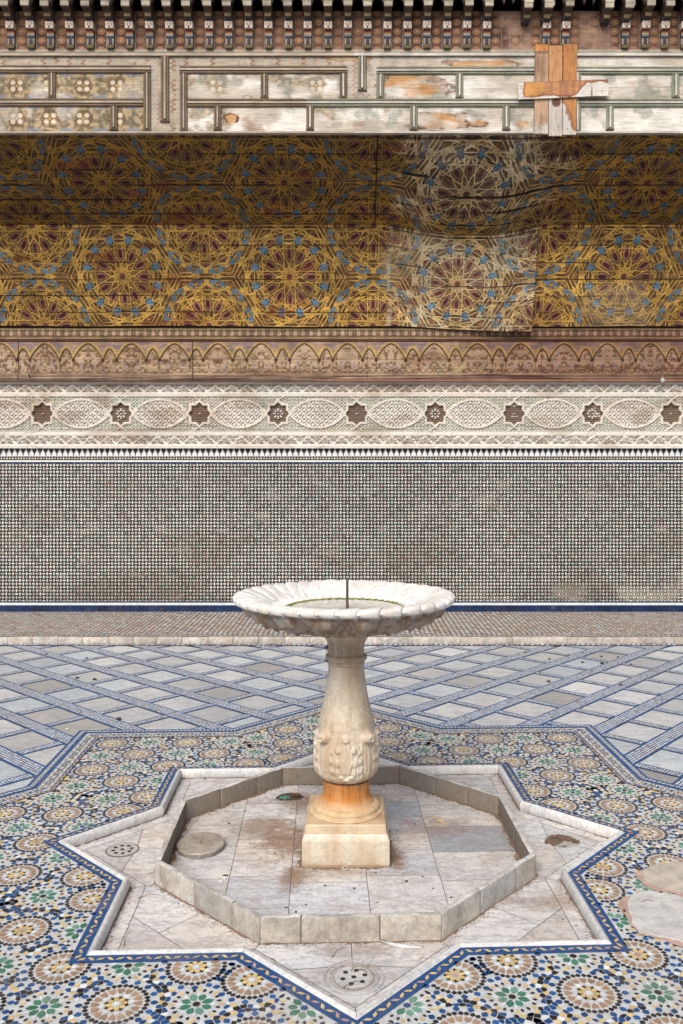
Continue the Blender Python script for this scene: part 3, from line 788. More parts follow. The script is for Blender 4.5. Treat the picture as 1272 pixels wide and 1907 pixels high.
for i in range(n):
    x = -XW + i * .06; lm.poly([(x, YP + .096, ZP + .002), (x + .035, YP + .096, ZP + .002), (x + .055, YP + .146, ZP + .002), (x + .02, YP + .146, ZP + .002)], tuple(WHT * random.uniform(.7, .95)))
    # the matching strip on the courtyard floor below the kerb
for i in range(n):
    x = -XW + i * .06; lm.poly([(x, YP - .085, .0085), (x + .035, YP - .085, .0085), (x + .055, YP - .02, .0085), (x + .02, YP - .02, .0085)], tuple((WHT if random.random() < .6 else PNK) * random.uniform(.7, .95)))
lm.poly([(-XW, YP - .10, .0065), (XW, YP - .10, .0065), (XW, YP - .001, .0065), (-XW, YP - .001, .0065)], tuple(BLUD * 1.6))
tag(lm.build('platform_mosaic', TILE), kind='structure')

# ------------------------------------------------------------------ back wall
wall = empty('palace_wall', (0, YW, 0)); tag(wall, 'long palace wall with tiled dado, carved stucco band and painted wooden frieze behind the fountain', 'wall')
def wpb(): return PB()
cs_ = [(11.96, -.3), (13.2, -.3), (13.2, 8.6), (9.75, 8.6), (9.75, 7.72), (10.6, 7.72), (10.6, 7.5), (10.02, 7.5), (10.02, 6.10), (11.36, 5.46), (11.93, 4.2), (11.96, 4.15)]
mc = PB(); T = lambda q: (q[2], q[0] - YW, q[1])
mc.prism(cs_, -XW, XW, (.09, .07, .055), T); mc.build('masonry', CONC, wall)
def Twall(off):
    def f(P, z): return np.stack([P[..., 0], np.full(P.shape[:-1], -off - z), P[..., 1]], -1)
    return f
dd_ = PB(); Z0, Z1 = ZW(1122), ZW(863)
for x0 in np.arange(-XW, XW - .01, 1.85):
    dd_.poly([tuple(q) for q in Twall(.0)(np.array([(x0, ZP), (x0 + 1.85, ZP), (x0 + 1.85, ZW(833)), (x0, ZW(833))]), 0)], (.035, .033, .03))
def wd(n, I, J):
    salt = ss(7, 0, J + 0.) * ss(175, 215, I + 0.) * ss(.42, .6, fbm(I * .11, J * .25, 82)) + ss(.70, .8, fbm(I * .15, J * .3, 84)) * .4
    return mixc(pick([C(.016, .016, .016), C(.012, .04, .025), C(.05, .015, .012), C(.02, .022, .035), C(.05, .03, .02)], n, [.5, .2, .12, .1, .08]), np.broadcast_to(C(.42, .36, .30), (n, 3)), np.clip(salt, 0, 1) * .7)
def wwhite(n, I, J):
    c_ = pick([C(.66, .67, .61), C(.58, .62, .57), C(.62, .56, .51), C(.44, .44, .40)], n, [.4, .25, .25, .1], .1)
    f = fbm(I * .045, J * .09, 81); g_ = fbm(I * .02, J * .02 + 5, 83); t = ss(.5, .75, f)[:, None]; c_ = c_ * (1 - t * .28 * C(.6, .8, 1))
    return c_ * (.84 + .30 * g_[:, None]) * (1 - .25 * ss(9, 0, J)[:, None] * ss(.35, .6, f)[:, None])
weave(dd_, -XW, XW, Z0, Z1, .0483, Twall(.0), .001, wwhite, wd, lw=.212, ll=.57)
def hband(pb, y0, y1, z, col, T=Twall(0), seg_=1.85):
    for x0 in np.arange(-XW, XW - .01, seg_):
        pb.poly([tuple(q) for q in T(np.array([(x0, ZW(y1)), (x0 + seg_, ZW(y1)), (x0 + seg_, ZW(y0)), (x0, ZW(y0))]), z)], tuple(col))
hband(dd_, 1119.6, 1122.4, .003, BLUD); hband(dd_, 1122.4, 1127, .003, WHT * .95)
hband(dd_, 860.3, 862.6, .003, BLUD); hband(dd_, 857, 860.3, .003, WHT); hband(dd_, 850, 857, .003, BLK)
n = int(2 * XW / .04)
for i in range(n):
    x = -XW + i * .04; z = ZW(853.6); l = .019 if i % 2 else .011; w = .010 if i % 2 else .014
    dd_.poly([tuple(q) for q in Twall(0)(np.array([(x - l, z), (x - l * .3, z - w), (x + l * .3, z - w), (x + l, z), (x + l * .3, z + w), (x - l * .3, z + w)]), .0042)], tuple((YEL * 1.02 if i % 2 else WHT) * random.uniform(.8, 1.05)))
dd_.build('tiled_dado', TILEW, wall)
# stepped merlons, dark teeth over white
me_ = PB(); hband(me_, 834.4, 850, .002, WHT * .98); per = .0796
zt, zb = ZW(834.8), ZW(848.8)
for i in range(int(2 * XW / per)):
    x = -XW + i * per; h = zt - zb
    pts = [(-.030, 0), (-.030, .22), (-.024, .45), (-.016, .55), (-.008, .72), (-.0045, .80), (-.009, .9), (-.004, 1), (.004, 1), (.009, .9), (.0045, .80), (.008, .72), (.016, .55), (.024, .45), (.030, .22), (.030, 0)]
    q = np.array([(x + a, zt - b_ * h) for a, b_ in pts]); me_.poly([tuple(r) for r in Twall(0)(q, .0035)], tuple(BLK * random.uniform(.8, 1.5)))
me_.build('merlon_border', TILEW, wall)
sk = empty('skirting'); sk.parent = None; bpy.data.objects.remove(sk)
for i in range(int(2 * XW / .118)):
    pass
sp_ = PB()
for i in range(int(2 * XW / .118)):
    x = -XW + i * .118; c_ = BLUD * random.uniform(.5, 1.0)
    if random.random() < .02: c_ = C(.12, .10, .10)
    sp_.box(x + .0015, x + .1165, -.012, .0, ZP, ZW(1127), tuple(c_))
sp_.build('blue_skirting', TILEW, wall)

# --- carved stucco ---------------------------------------------------
def sheet(name, x0, x1, z0, z1, res, fn, place, mat, parent=None):
    nx = int((x1 - x0) / res) + 1; nz = int(abs(z1 - z0) / res) + 1
    X, Zg = np.meshgrid(np.linspace(x0, x1, nx), np.linspace(z0, z1, nz), indexing='ij')
    h, c_ = fn(X, Zg); V = place(X, Zg, h).reshape(-1, 3)
    me = mesh_np(name, V, grid_faces(nx, nz), vcol=c_.reshape(-1, 3), smooth=True)
    return link(name, me, mat, parent)
SPX = 1.110; SX0 = (372.6 - 660) / 131.4
def stucco(X, Z):
    y = 886 - (Z - HC) * 131.4            # row of the photo, used only as a ruler
    h = np.zeros_like(X); cream = C(.74, .72, .68); c_ = np.broadcast_to(cream, X.shape + (3,)).copy()
    def scroll(zc, hh, per, s):
        """vine scroll: curling rings either side of a wavy stem, leaves between"""
        u = (X / per); i = np.floor(u); fu = (u - i - .5) * per; sg = np.where(i % 2 == 0, 1, -1); v = (Z - zc)
        r = np.hypot(fu, v - sg * hh * .12); a = np.arctan2(v, fu)
        sp = np.abs(((r / (hh * .40) - a * sg / (2 * PI) * 1.0 + .3) % 1.0) - .5) * 2
        lf = np.sin(a * 5 + i * 1.7) * .35
        t = ss(.35, .62, sp + lf * .5) * ss(hh * 1.3, hh * .9, r)
        wv = np.exp(-((v - hh * .75 * np.sin(PI * X / per)) / .011) ** 2)
        t = np.maximum(t, wv); t *= ss(hh * 1.0, hh * .88, np.abs(v))
        return t * (.8 + .4 * fbm(X * 40, Z * 40, s))
    mt = (y > 717) & (y < 731)
    t1 = scroll(ZW(724), .056, .112, 1); h += np.where(mt, -.025 + .026 * t1, 0)
    mb = (y > 812.5) & (y < 827.5)
    t2 = scroll(ZW(820), .060, .118, 2); h += np.where(mb, -.025 + .026 * t2, 0)
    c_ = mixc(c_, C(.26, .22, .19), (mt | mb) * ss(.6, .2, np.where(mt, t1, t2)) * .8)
    # plain mouldings
    for yy, ww, hh in ((733.5, 1.5, .010), (736.5, 1.2, .006), (806, 1.4, .006), (809.5, 1.5, .010), (830.5, 2, .006), (715.3, 1.2, .008)):
        h += hh * np.exp(-((y - yy) / ww) ** 2)
    mm = (y > 738) & (y < 804)
    f = (X - SX0) / SPX; i = np.round(f); fx = (f - i) * SPX; g_ = np.floor(f); gx = (f - g_ - .5) * SPX; zc = ZW(771); v = Z - zc
    ax_, av = np.abs(fx), np.abs(v)
    # eight pointed star
    sd = np.minimum(np.maximum(ax_, av), (ax_ + av) / math.sqrt(2)); RS = .114
    instar = sd < RS; frame = (np.abs(sd - RS - .016) < .016)
    # almond: intersection of two discs
    Rr = .385; hh = .205; Lh = .405
    rad = (Lh ** 2 + hh ** 2) / (2 * hh); dv = rad - hh
    al_ = rad - np.hypot(gx, av + dv)           # >0 inside
    inal = (al_ > .022); alf = (al_ <= .022) & (al_ > -.008)
    # star to almond link, diagonal ribbons to the edges
    dg = np.minimum(np.abs(ax_ - av * .0 - (.121 * 1.414 + .06)), 9)
    rib = np.minimum(seg(ax_, av, 0, .171 + .02, .10, .255), seg(ax_, av, .0, .171 + .02, -.10, .255)); rib2 = seg(ax_, av, .195, 0, .235, .045)
    frame |= (rib < .008) | (rib2 < .010)
    frame |= np.abs(av - .247) < .006
    # fretwork in the almond: interlaced rings on a lattice
    a_ = .124; b_ = .104
    def rings(X_, V_, a_, b_, r0, w):
        out = np.full(X_.shape, 9.)
        for ox, oy in ((0, 0), (.5, .5)):
            ux = (X_ / a_ + ox); uy = (V_ / b_ + oy); qx = (ux - np.round(ux)) * a_; qy = (uy - np.round(uy)) * b_
            r = np.hypot(qx, qy); an = np.arctan2(qy, qx)
            out = np.minimum(out, np.abs(r - r0 * (1 + .16 * np.cos(4 * an))))
            out = np.minimum(out, r - .012)
        return out
    fr = rings(gx, v, a_, b_, .046, .006); tal = ss(.0125, .006, fr)
    tal = np.maximum(tal, ss(.007, .002, np.abs(rings(gx + .031, v + .026, a_, b_, .026, .005)) - .0) * .9)
    # spandrels: foliage
    wx = X + .03 * np.sin(Z * 70); wz = Z + .03 * np.sin(X * 60)
    q1 = np.abs(np.sin(wx * 62) * np.sin(wz * 68)); tsp = ss(.18, .5, q1) * (.6 + .6 * fbm(X * 25, Z * 25, 4))
    # star grille
    gx2 = np.abs(((fx / .036) % 1) - .5); gz2 = np.abs(((v / .024) % 1) - .5); gd = np.abs((((fx + v) / .05) % 1) - .5)
    tgr = np.maximum(ss(.30, .42, gz2) * .9, ss(.40, .47, gd) * .6)
    rr = np.hypot(fx, v); odd = (np.round(i) % 2 == 1)
    pet = odd & (np.abs(rr - .052) < .018) & (np.cos(8 * np.arctan2(v, fx)) > -.3) | (rr < .013)
    hm = np.where(frame | alf, .010, np.where(instar, -.028 + .014 * tgr + .02 * pet, np.where(inal, -.018 + .019 * tal, -.015 + .017 * tsp)))
    h = np.where(mm, hm * 1.25, h)
    brown = C(.155, .11, .085)
    cm = c_.copy()
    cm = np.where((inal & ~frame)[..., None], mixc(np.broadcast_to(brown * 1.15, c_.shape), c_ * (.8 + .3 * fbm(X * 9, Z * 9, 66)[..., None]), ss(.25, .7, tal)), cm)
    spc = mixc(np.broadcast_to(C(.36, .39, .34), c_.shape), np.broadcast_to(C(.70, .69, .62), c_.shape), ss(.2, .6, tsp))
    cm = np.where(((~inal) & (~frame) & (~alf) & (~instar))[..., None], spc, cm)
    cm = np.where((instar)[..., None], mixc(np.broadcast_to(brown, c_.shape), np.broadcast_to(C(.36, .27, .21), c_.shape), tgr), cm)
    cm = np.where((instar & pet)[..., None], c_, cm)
    cm = np.where((frame | alf)[..., None], C(.70, .66, .60), cm)
    c_ = np.where(mm[..., None], cm, c_)
    pk = ss(.45, .7, fbm(X * .8, Z * 3, 9)); c_ = c_ * (1 - .10 * pk[..., None] * C(0, .6, 1))
    h += .004 * fbm(X * 14, Z * 14, 7); gr = ss(.54, .72, fbm(X * 2.1, Z * 5, 67)); c_ = mixc(c_, c_ * C(.72, .66, .60), gr * .8); brk = ss(.70, .74, fbm(X * 6, Z * 6, 68)); h -= .008 * brk
    return h, c_
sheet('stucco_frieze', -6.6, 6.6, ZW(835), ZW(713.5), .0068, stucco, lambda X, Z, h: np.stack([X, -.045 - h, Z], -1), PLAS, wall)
lp = PB(); lp.box(-6.6, 6.6, -.010, .0, ZW(835) - .001, ZW(714), (.7, .64, .56)); lp.build('stucco_bed', PLAS, wall)

# --- painted arcade frieze -------------------------------------------
AP = .608; AX0 = (325.5 - 660) / 132.4
def arcade(X, Z):
    y = 886 - (Z - HC) * 132.4
    h = np.zeros_like(X)
    wood = C(.49, .345, .20); c_ = np.broadcast_to(wood, X.shape + (3,)).copy()
    c_ = mixc(c_, C(.33, .18, .11), ss(.42, .72, fbm(X * 2.5, Z * 22, 3)) * .8)
    c_ = mixc(c_, C(.62, .47, .31), ss(.45, .7, fbm(X * 1.1, Z * 3, 13)) * .6)
    # spandrels violet
    f = (X - AX0) / AP; i = np.round(f); fx = (f - i) * AP; af = np.abs(fx); gx = AP / 2 - af
    ztop = 642.5; zb = 672.
    hb = 27.5; wb = .200; yb = 640.8 + hb * (af / wb) ** 1.75
    yn = 650.5 + 20 * (gx / .088) ** 1.8
    big = af < .206; yy = np.where(big, yb, yn); zed = (y < 673)
    dy = (y - yy)
    slope = np.where(big, hb * 1.75 * (af / wb) ** .75 / wb, 20 * 1.8 * (np.maximum(gx, 0) / .088) ** .8 / .088) / 132.4
    d = dy / np.sqrt(1 + slope ** 2)
    sp = ss(-1.0, -4.5, d) * zed
    c_ = mixc(c_, mixc(np.broadcast_to(C(.27, .20, .24), c_.shape), np.broadcast_to(C(.44, .30, .20), c_.shape), ss(.4, .62, fbm(X * 6, Z * 25, 5))), sp * (y < 665) * .8)
    yl = (ss(5.2, 4.4, np.abs(d + 2.6) * 1.9)) * zed * (y > 638.5)
    c_ = mixc(c_, C(.60, .40, .14), yl * .85)
    dk = ss(1.5, .8, np.abs(d)) * (y < 672); c_ = mixc(c_, C(.07, .035, .02), dk * .95)
    h += .012 * ss(0, -2, d) * zed * ss(675, 671, y)
    # capitals and hair thin columns
    xc = np.minimum(np.abs(af - .208), 9); 
    c_ = mixc(c_, C(.08, .04, .025), (ss(.016, .010, np.abs(np.hypot(xc, (y - 671) / 132.4) - .014)) * (y > 667) * (y < 675)) * .9)
    h += .010 * (np.hypot(xc, (y - 671) / 132.4) < .016)
    c_ = mixc(c_, C(.13, .07, .045), ((xc < .0045) & (y > 674) & (y < 694)) * .8)
    # painted tracery inside: little windows and scrolls
    ins = (d > 2.0) & (y < 695)
    n1 = fbm(np.abs(fx) * 30 + i * 3, Z * 30, 6, 3); c_ = mixc(c_, C(.17, .08, .05), ins * ss(.52, .64, n1) * .85)
    c_ = mixc(c_, C(.55, .42, .32), ins * ss(.40, .30, n1) * .6)
    lat = ((np.abs(af - .095) < .028) & (y > 674) & (y < 688) & big); c_ = mixc(c_, C(.38, .36, .42), lat * .55 * (np.sin(Z * 420) * .4 + .6))
    c_ = mixc(c_, C(.14, .07, .05), (big & ins & (np.abs(np.hypot(af, (y - 679) / 132.4) - .036) < .008)) * .6)
    c_ = mixc(c_, C(.12, .06, .04), (ins & (np.abs(y - 692 + 2 * np.cos(af * 60)) < 1.2)) * .7)
    c_ = mixc(c_, C(.10, .05, .03), ((np.abs(y - 669.5) < .5) | (np.abs(y - 687.5) < .45)) * .7)
    # diamond band above
    bd = (y < 631.5); P_ = .1108; q = ((X / P_) % 1 - .5) * P_; vv = (y - 621.5) / 132.4
    rr = np.hypot(q, vv); dm = np.abs(q) + np.abs(vv) * .95
    bc = np.broadcast_to(C(.46, .27, .17), c_.shape).copy()
    bc = mixc(bc, C(.52, .36, .10), (np.abs(dm - .054) < .007).astype(float)); bc = mixc(bc, C(.06, .03, .02), (np.abs(rr - .043) < .005).astype(float))
    bc = mixc(bc, C(.17, .14, .11), (dm > .066).astype(float)); bc = mixc(bc, C(.7, .6, .52), (rr < .018).astype(float)); bc = mixc(bc, C(.10, .08, .15), (rr < .008).astype(float))
    bc = mixc(bc, C(.52, .36, .10), ((np.abs(y - 613.4) < .8) | (np.abs(y - 630) < .9)) * .9)
    c_ = np.where(bd[..., None], bc, c_)
    c_ = np.where(((y > 631.5) & (y < 637))[..., None], C(.12, .05, .035), c_); h += np.where((y > 631.5) & (y < 636), .015, 0)
    # mouldings below the arches
    c_ = np.where((y > 695.5)[..., None], mixc(np.broadcast_to(C(.42, .31, .22), c_.shape), np.broadcast_to(C(.16, .09, .06), c_.shape), ss(.45, .62, fbm(X * 1.6, Z * 90, 15))), c_)
    h += np.where(y > 696, .02, 0) + .014 * np.exp(-((y - 699) / 1.2) ** 2) + .018 * np.exp(-((y - 705) / 1.5) ** 2)
    c_ = np.where((np.abs(y - 702.4) < .6)[..., None], C(.08, .04, .03), c_); c_ = np.where((y > 708.5)[..., None], C(.13, .06, .045), c_)
    # darker, richer paint to the right, bleached to the left
    rt = ss(.6, 2.6, X); c_ = c_ * (1 - .42 * rt[..., None] * C(.75, 1, 1))
    bl = ss(.10, .0, np.abs(X - 1.45 - .15 * np.sin(Z * 9))) * (y > 636) * (y < 695) * ss(.4, .6, fbm(X * 9, Z * 4, 8)); c_ = mixc(c_, C(.52, .42, .2), bl * .8)
    c_ = np.where((np.abs(((X + .62 + 20) % 2.45) - 1.2) < .005)[..., None] & (y > 637)[..., None], C(.06, .03, .02), c_)
    h += .004 * fbm(X * 3, Z * 25, 19)
    return h, c_
sheet('painted_frieze', -6.6, 6.6, ZW(711.5, 132.4), ZW(611.5, 132.4), .0068, arcade, lambda X, Z, h: np.stack([X, -.095 - h, Z], -1), WOODP, wall)
fb = PB(); fb.box(-6.6, 6.6, -.080, .0, ZW(710), ZW(604), (.13, .08, .055))
fb.box(-6.6, .0, -.10, -.03, ZW(714.6), ZW(711.2), (.60, .56, .50)); fb.box(.0, 6.6, -.10, -.03, ZW(714.2), ZW(711.2), (.62, .57, .5))
fb.box(-.55, 6.6, -.125, -.10, ZW(712), ZW(708.5), (.34, .17, .11))
fb.build('frieze_backing', BARE, wall)

# ------------------------------------------------------------------ painted geometric cove
Pp = 2.290; aa = Pp / math.sqrt(3); UX0 = -.887
def girih(U, V):
    """twelve-fold rosettes on a triangular lattice; returns colour and relief. U,V in lattice units"""
    s3 = math.sqrt(3); cA = (np.round(U / s3) * s3, np.round(V - .5) + .5); cB = ((np.round(U / s3 - .5) + .5) * s3, np.round(V))
    dA = np.hypot(U - cA[0], V - cA[1]); dB = np.hypot(U - cB[0], V - cB[1]); isA = dA < dB
    x = np.where(isA, U - cA[0], U - cB[0]); y = np.where(isA, V - cA[1], V - cB[1]); r = np.hypot(x, y); th = np.arctan2(y, x)
    w = PI / 6; f = np.abs((th + w / 2) % w - w / 2); px, py = r * np.cos(f), r * np.sin(f)
    t15 = math.tan(PI / 12)
    ye = np.full(U.shape, 9.); bk = np.full(U.shape, 9.)
    def P(r_, deg): return (r_ * math.cos(math.radians(deg)), r_ * math.sin(math.radians(deg)))
    def ln(a, b, cond=None):
        nonlocal ye
        d = seg(px, py, *a, *b)
        if cond is not None: d = np.where(cond, d, 9)
        ye = np.minimum(ye, d)
    # long straight straps, each family repeated by the twelve-fold turn
    def fam(d, a0, r0, r1, n=12):
        nonlocal ye
        best = np.full(U.shape, 9.)
        for k in range(n):
            a = math.radians(a0) + k * 2 * PI / n; c_, s_ = math.cos(a), math.sin(a)
            if n == 12: best = np.minimum(best, np.abs(px * c_ + py * s_ - d))
            else: best = np.minimum(best, np.abs(x * c_ + y * s_ - d))
        ye = np.minimum(ye, np.where((r > r0) & (r < r1), best, 9))
    fam(.055, 0, .062, .455); fam(.030, 15, .035, .115); fam(.315, 15, 0, .445); fam(.365, 0, 0, .50); fam(.435, 15, 0, .565)
    main = ye; ye = np.full(U.shape, 9.); fam(.40, 15, .0, .47); fam(.275, 0, .0, .345); fine = ye; ye = main
    fam(.4995, 30, 0, .7, 6); fam(.462, 0, .0, .53, 12); fam(.46, 60, .50, .7, 6)
    ln(P(.12, 0), P(.17, 11)); ln(P(.275, 8), P(.33, 0))
    w6 = PI / 3; f6 = np.abs((th - PI / 6 + w6 / 2) % w6 - w6 / 2); qx, qy = r * np.cos(f6), r * np.sin(f6)
    outer = r > .47
    yel = np.maximum(ss(.0070, .0042, ye + .0016 * (fbm(U * 40, V * 40, 17, 2) - .5)), ss(.0052, .0030, fine) * .85); blk = np.maximum(ss(.019, .013, ye), ss(.012, .008, fine) * .8)
    n = fbm(U * 26, V * 26, 2, 3)
    base = mixc(np.broadcast_to(C(.17, .07, .04), U.shape + (3,)), np.broadcast_to(C(.42, .23, .07), U.shape + (3,)), ss(.35, .65, n))
    # coloured fields
    def blob(cx, cy, rx, ry, rot=0.):
        dx, dy = px - cx, py - cy; c_, s_ = math.cos(rot), math.sin(rot); u = dx * c_ + dy * s_; v = -dx * s_ + dy * c_
        return np.maximum(np.abs(u) / rx + np.abs(v) / ry * .55, np.abs(v) / ry)
    pet = blob(.222, 0, .088, .034); base = mixc(base, C(.36, .17, .11), ss(1.05, .95, pet)); base = mixc(base, C(.075, .02, .02), ss(.66, .54, pet))
    pet2 = blob(.40, 0, .036, .036); base = mixc(base, C(.33, .17, .12), ss(1.05, .9, pet2)); base = mixc(base, C(.10, .03, .03), ss(.55, .4, pet2))
    base = mixc(base, C(.33, .10, .06), ss(.055, .045, r)); base = mixc(base, C(.12, .05, .04), ss(.03, .02, r))
    cx, cy = P(.365, 15); dx, dy = px - cx, py - cy; rr = np.hypot(dx, dy); an = np.arctan2(dy, dx); st = rr * (1 + .35 * np.cos(5 * (an - math.radians(15))))
    blue = C(.11, .22, .34)
    sA = ss(.043, .036, st) * isA; base = mixc(base, C(.02, .012, .01), ss(.055, .047, st) * isA); base = mixc(base, blue, sA)
    # rim marks: pale scallops round A, blue chevrons round B
    sc = np.minimum(seg(px, py, *P(.495, 13), *P(.472, 6.5)), seg(px, py, *P(.472, 6.5), *P(.50, 9.5)))
    base = mixc(base, C(.02, .012, .01), ss(.024, .019, sc) * isA); base = mixc(base, C(.42, .37, .31), ss(.014, .010, sc) * isA * (.6 + .6 * n))
    kv = np.minimum(seg(px, py, *P(.470, 13), *P(.452, 5)), seg(px, py, *P(.46, 9), *P(.415, 10)) + .003)
    base = mixc(base, C(.02, .012, .01), ss(.026, .020, kv) * ~isA); base = mixc(base, blue, ss(.016, .012, kv) * ~isA)
    sw = seg(px, py, *P(.40, 14), *P(.375, 5)); base = mixc(base, C(.42, .37, .31) , ss(.013, .009, sw) * ~isA * .8)
    dia = np.abs(qx - .5) + np.abs(qy - .0) * .8; base = mixc(base, C(.36, .2, .15), ss(.030, .022, dia))
    c30 = np.hypot(qx - .5, qy - .2887); base = mixc(base, C(.33, .17, .12), ss(.034, .028, c30)); base = mixc(base, C(.5, .45, .4), ss(.012, .008, c30))
    base = mixc(base, C(.035, .018, .010), blk * .85)
    yc = C(.66, .40, .055); base = mixc(base, blue, ss(.034, .029, st) * isA); base = mixc(base, blue, ss(.013, .009, kv) * ~isA); yel = yel * (1 - ss(.040, .035, st) * isA) * (1 - ss(.018, .014, kv) * ~isA) * (1 - ss(.7, .6, pet)); base = mixc(base, yc, yel)
    return base, yel, n, yc
def soffit_col(U, V, X, low):
    base, yel, n, yc = girih(U, V)
    if low: base = mixc(base * 1.35, mixc(np.broadcast_to(C(.86, .52, .12), base.shape), np.broadcast_to(C(.62, .36, .09), base.shape), ss(.35, .7, fbm(X * 6, V * 9, 91))), yel)     # lower panel's brighter light painted into its colours
    else: base = mixc(base * .62, C(.36, .195, .03), yel)  # upper panel's shade painted in as darker colours
    # bleached, water damaged zone right of the middle
    edge = .5 * (fbm(X * 2.2, V * 3, 5) - .5) + .25 * (fbm(X * 9, V * 8, 55) - .5)
    pk_ = np.floor(V * 6.0 + .15); st_ = .55 * (vnoise(pk_ * 3.7 + 9, 0 * X, 6) - .5)
    d1 = (ss(.20, .80, X + edge) * ss(2.50, 2.46, X)) if low else (ss(.55, .75, X + st_ + .5 * edge) * ss(2.9, 2.2, X + 1.6 * st_ + edge))
    if not low: d1 = d1 * (.25 + .75 * ss(.10, .3, V + .3 * edge)) * .75
    cream = C(.74, .62, .40)
    pp = fbm(X * 4, V * 6, 7)
    m = d1 * np.clip(yel * (.45 + .6 * ss(.35, .6, pp)) + .22 * ss(.5, .75, pp), 0, 1)
    base = mixc(base, cream, m * .9); base = mixc(base, base * 1.35 + .035, d1 * .45)
    # bare vertical streaks
    if low:
        st = ss(.05, .02, np.abs(X - .47 - .02 * np.sin(V * 9))) * ss(.4, .55, fbm(X * 20, V * 5, 8)) + ss(.03, .01, np.abs(X - 2.30)) * ss(.45, .55, fbm(X * 20, V * 4, 9))
        base = mixc(base, cream * .95, np.clip(st, 0, 1) * .7)
        pale = ss(.60, .8, fbm(X * 1.2, V * 1.7, 11)) * .3; base = mixc(base, cream * .8, pale)
    base = base * ((.72 + .56 * fbm(X * .9, V * 2.2, 71)) * (.82 + .36 * vnoise(np.floor(X / 1.7 + np.floor(V * 6 + .15) * .37), np.floor(V * 6.0 + .15) * 7.3, 5)))[..., None]; wear = ss(.56, .72, fbm(X * 7, V * 22, 12)); base = mixc(base, C(.16, .10, .06), wear * .45)
    base = mixc(base, C(.20, .045, .02), ss(.62, .75, fbm(X * 1.7, V * 9, 14)) * .5 * (X < 1))
    # plank joints
    pj = (V * 6.0 + .15); j = np.abs(pj - np.round(pj)); base = mixc(base, C(.02, .012, .01), ss(.035, .02, j) * (.35 + .65 * ss(.45, .6, fbm(X * .9, np.round(pj) * 3.1, 16))))
    if not low:
        base = mixc(base, C(.012, .008, .006), ss(.012, .006, np.abs(X - .275)))
    else: base = mixc(base, C(.02, .012, .01), ss(.010, .005, np.abs(X - 2.47)) )
    return base, yel, d1
Y1, Zb1 = 11.80, ZW(606, 133); Y2, Zb2 = 11.29, HC + (886 - 419) / 139.; Y3, Zb3 = 9.95, HC + (886 - 250) / 157.7
def sag(X): return ss(.25, 1.35, X) * ss(2.75, 1.75, X)
def low_fn(x0, x1, flip):
    def f(X, V):
        U = (X - UX0) / aa; c_, yel, d1 = soffit_col(U, V, X, True); return (yel, d1, V), c_
    return f
def place_low(X, V, H):
    yel, d1, _ = H
    s = sag(X); drop_top = .16 * s; drop_bot = .085 * ss(.3, 2.2, X) * (X < 2.47) + .03 * ss(2.47, 3.2, X) * 0 + .02 * vnoise(X * 1.3, X * 0)
    zt = Zb2 - drop_top; zb = Zb1 - drop_bot; yt = Y2 - .05 * s; yb = Y1 - .10 * (X < 2.47) * ss(1.0, 2.4, X)
    bul = .05 * np.sin(PI * V) * sag(X - .2)
    pl_ = V * 6.0 + .15; lap = (pl_ - np.floor(pl_)) * .012 * (.3 + d1)
    n_ = np.array([0, -.926, -.376])
    off = .004 * yel + bul + lap * .6 - .004 * (X >= 2.47) + .008 * (fbm(X * 1.5, V * 2, 3) - .5)
    y = yb + (yt - yb) * V; z = zb + (zt - zb) * V
    return np.stack([X, y + n_[1] * off - YW, z + n_[2] * off], -1)
def place_up(X, V, H):
    yel, d1, _ = H
    s = sag(X); zb = Zb2 - .16 * s; yb = Y2 - .05 * s
    pl_ = V * 6.0 + .15; fr = pl_ - np.floor(pl_); pid = np.floor(pl_); lap = fr * (.008 + .026 * d1) * (.5 + vnoise(X * .7, pid * 5.3))
    sg = .10 * s * np.sin(PI * np.clip(V, 0, 1)) ; n_ = np.array([0, -.44, -.90])
    off = .004 * yel + sg + lap + .010 * (fbm(X * 1.5, V * 2, 4) - .5)
    fade = ss(0, .03, V) * ss(1., .97, V)
    y = yb + (Y3 - yb) * V; z = zb + (Zb3 - zb) * V
    return np.stack([X, y + n_[1] * off * fade - YW, z + n_[2] * off * fade], -1)
def soffit_sheet(name, x0, x1, low, label_parent):
    nx = int((x1 - x0) / .0072) + 1; nv = 200
    X, V = np.meshgrid(np.linspace(x0, x1, nx), np.linspace(0, 1, nv), indexing='ij')
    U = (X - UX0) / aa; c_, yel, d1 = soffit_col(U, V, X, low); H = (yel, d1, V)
    P = place_low(X, V, H) if low else place_up(X, V, H)
    me = mesh_np(name, P.reshape(-1, 3), grid_faces(nx, nv), vcol=c_.reshape(-1, 3), smooth=True)
    return link(name, me, WOODP, label_parent)
lowp = empty('painted_cove_panel', (0, YW, 0)); tag(lowp, 'bright lower panel of painted geometric stars leaning out above the wooden frieze', 'painted panel')
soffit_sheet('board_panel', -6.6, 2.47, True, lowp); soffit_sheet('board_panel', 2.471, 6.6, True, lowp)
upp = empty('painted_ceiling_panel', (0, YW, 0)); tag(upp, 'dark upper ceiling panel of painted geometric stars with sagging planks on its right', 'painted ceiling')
soffit_sheet('board_panel', -6.6, 6.6, False, upp)

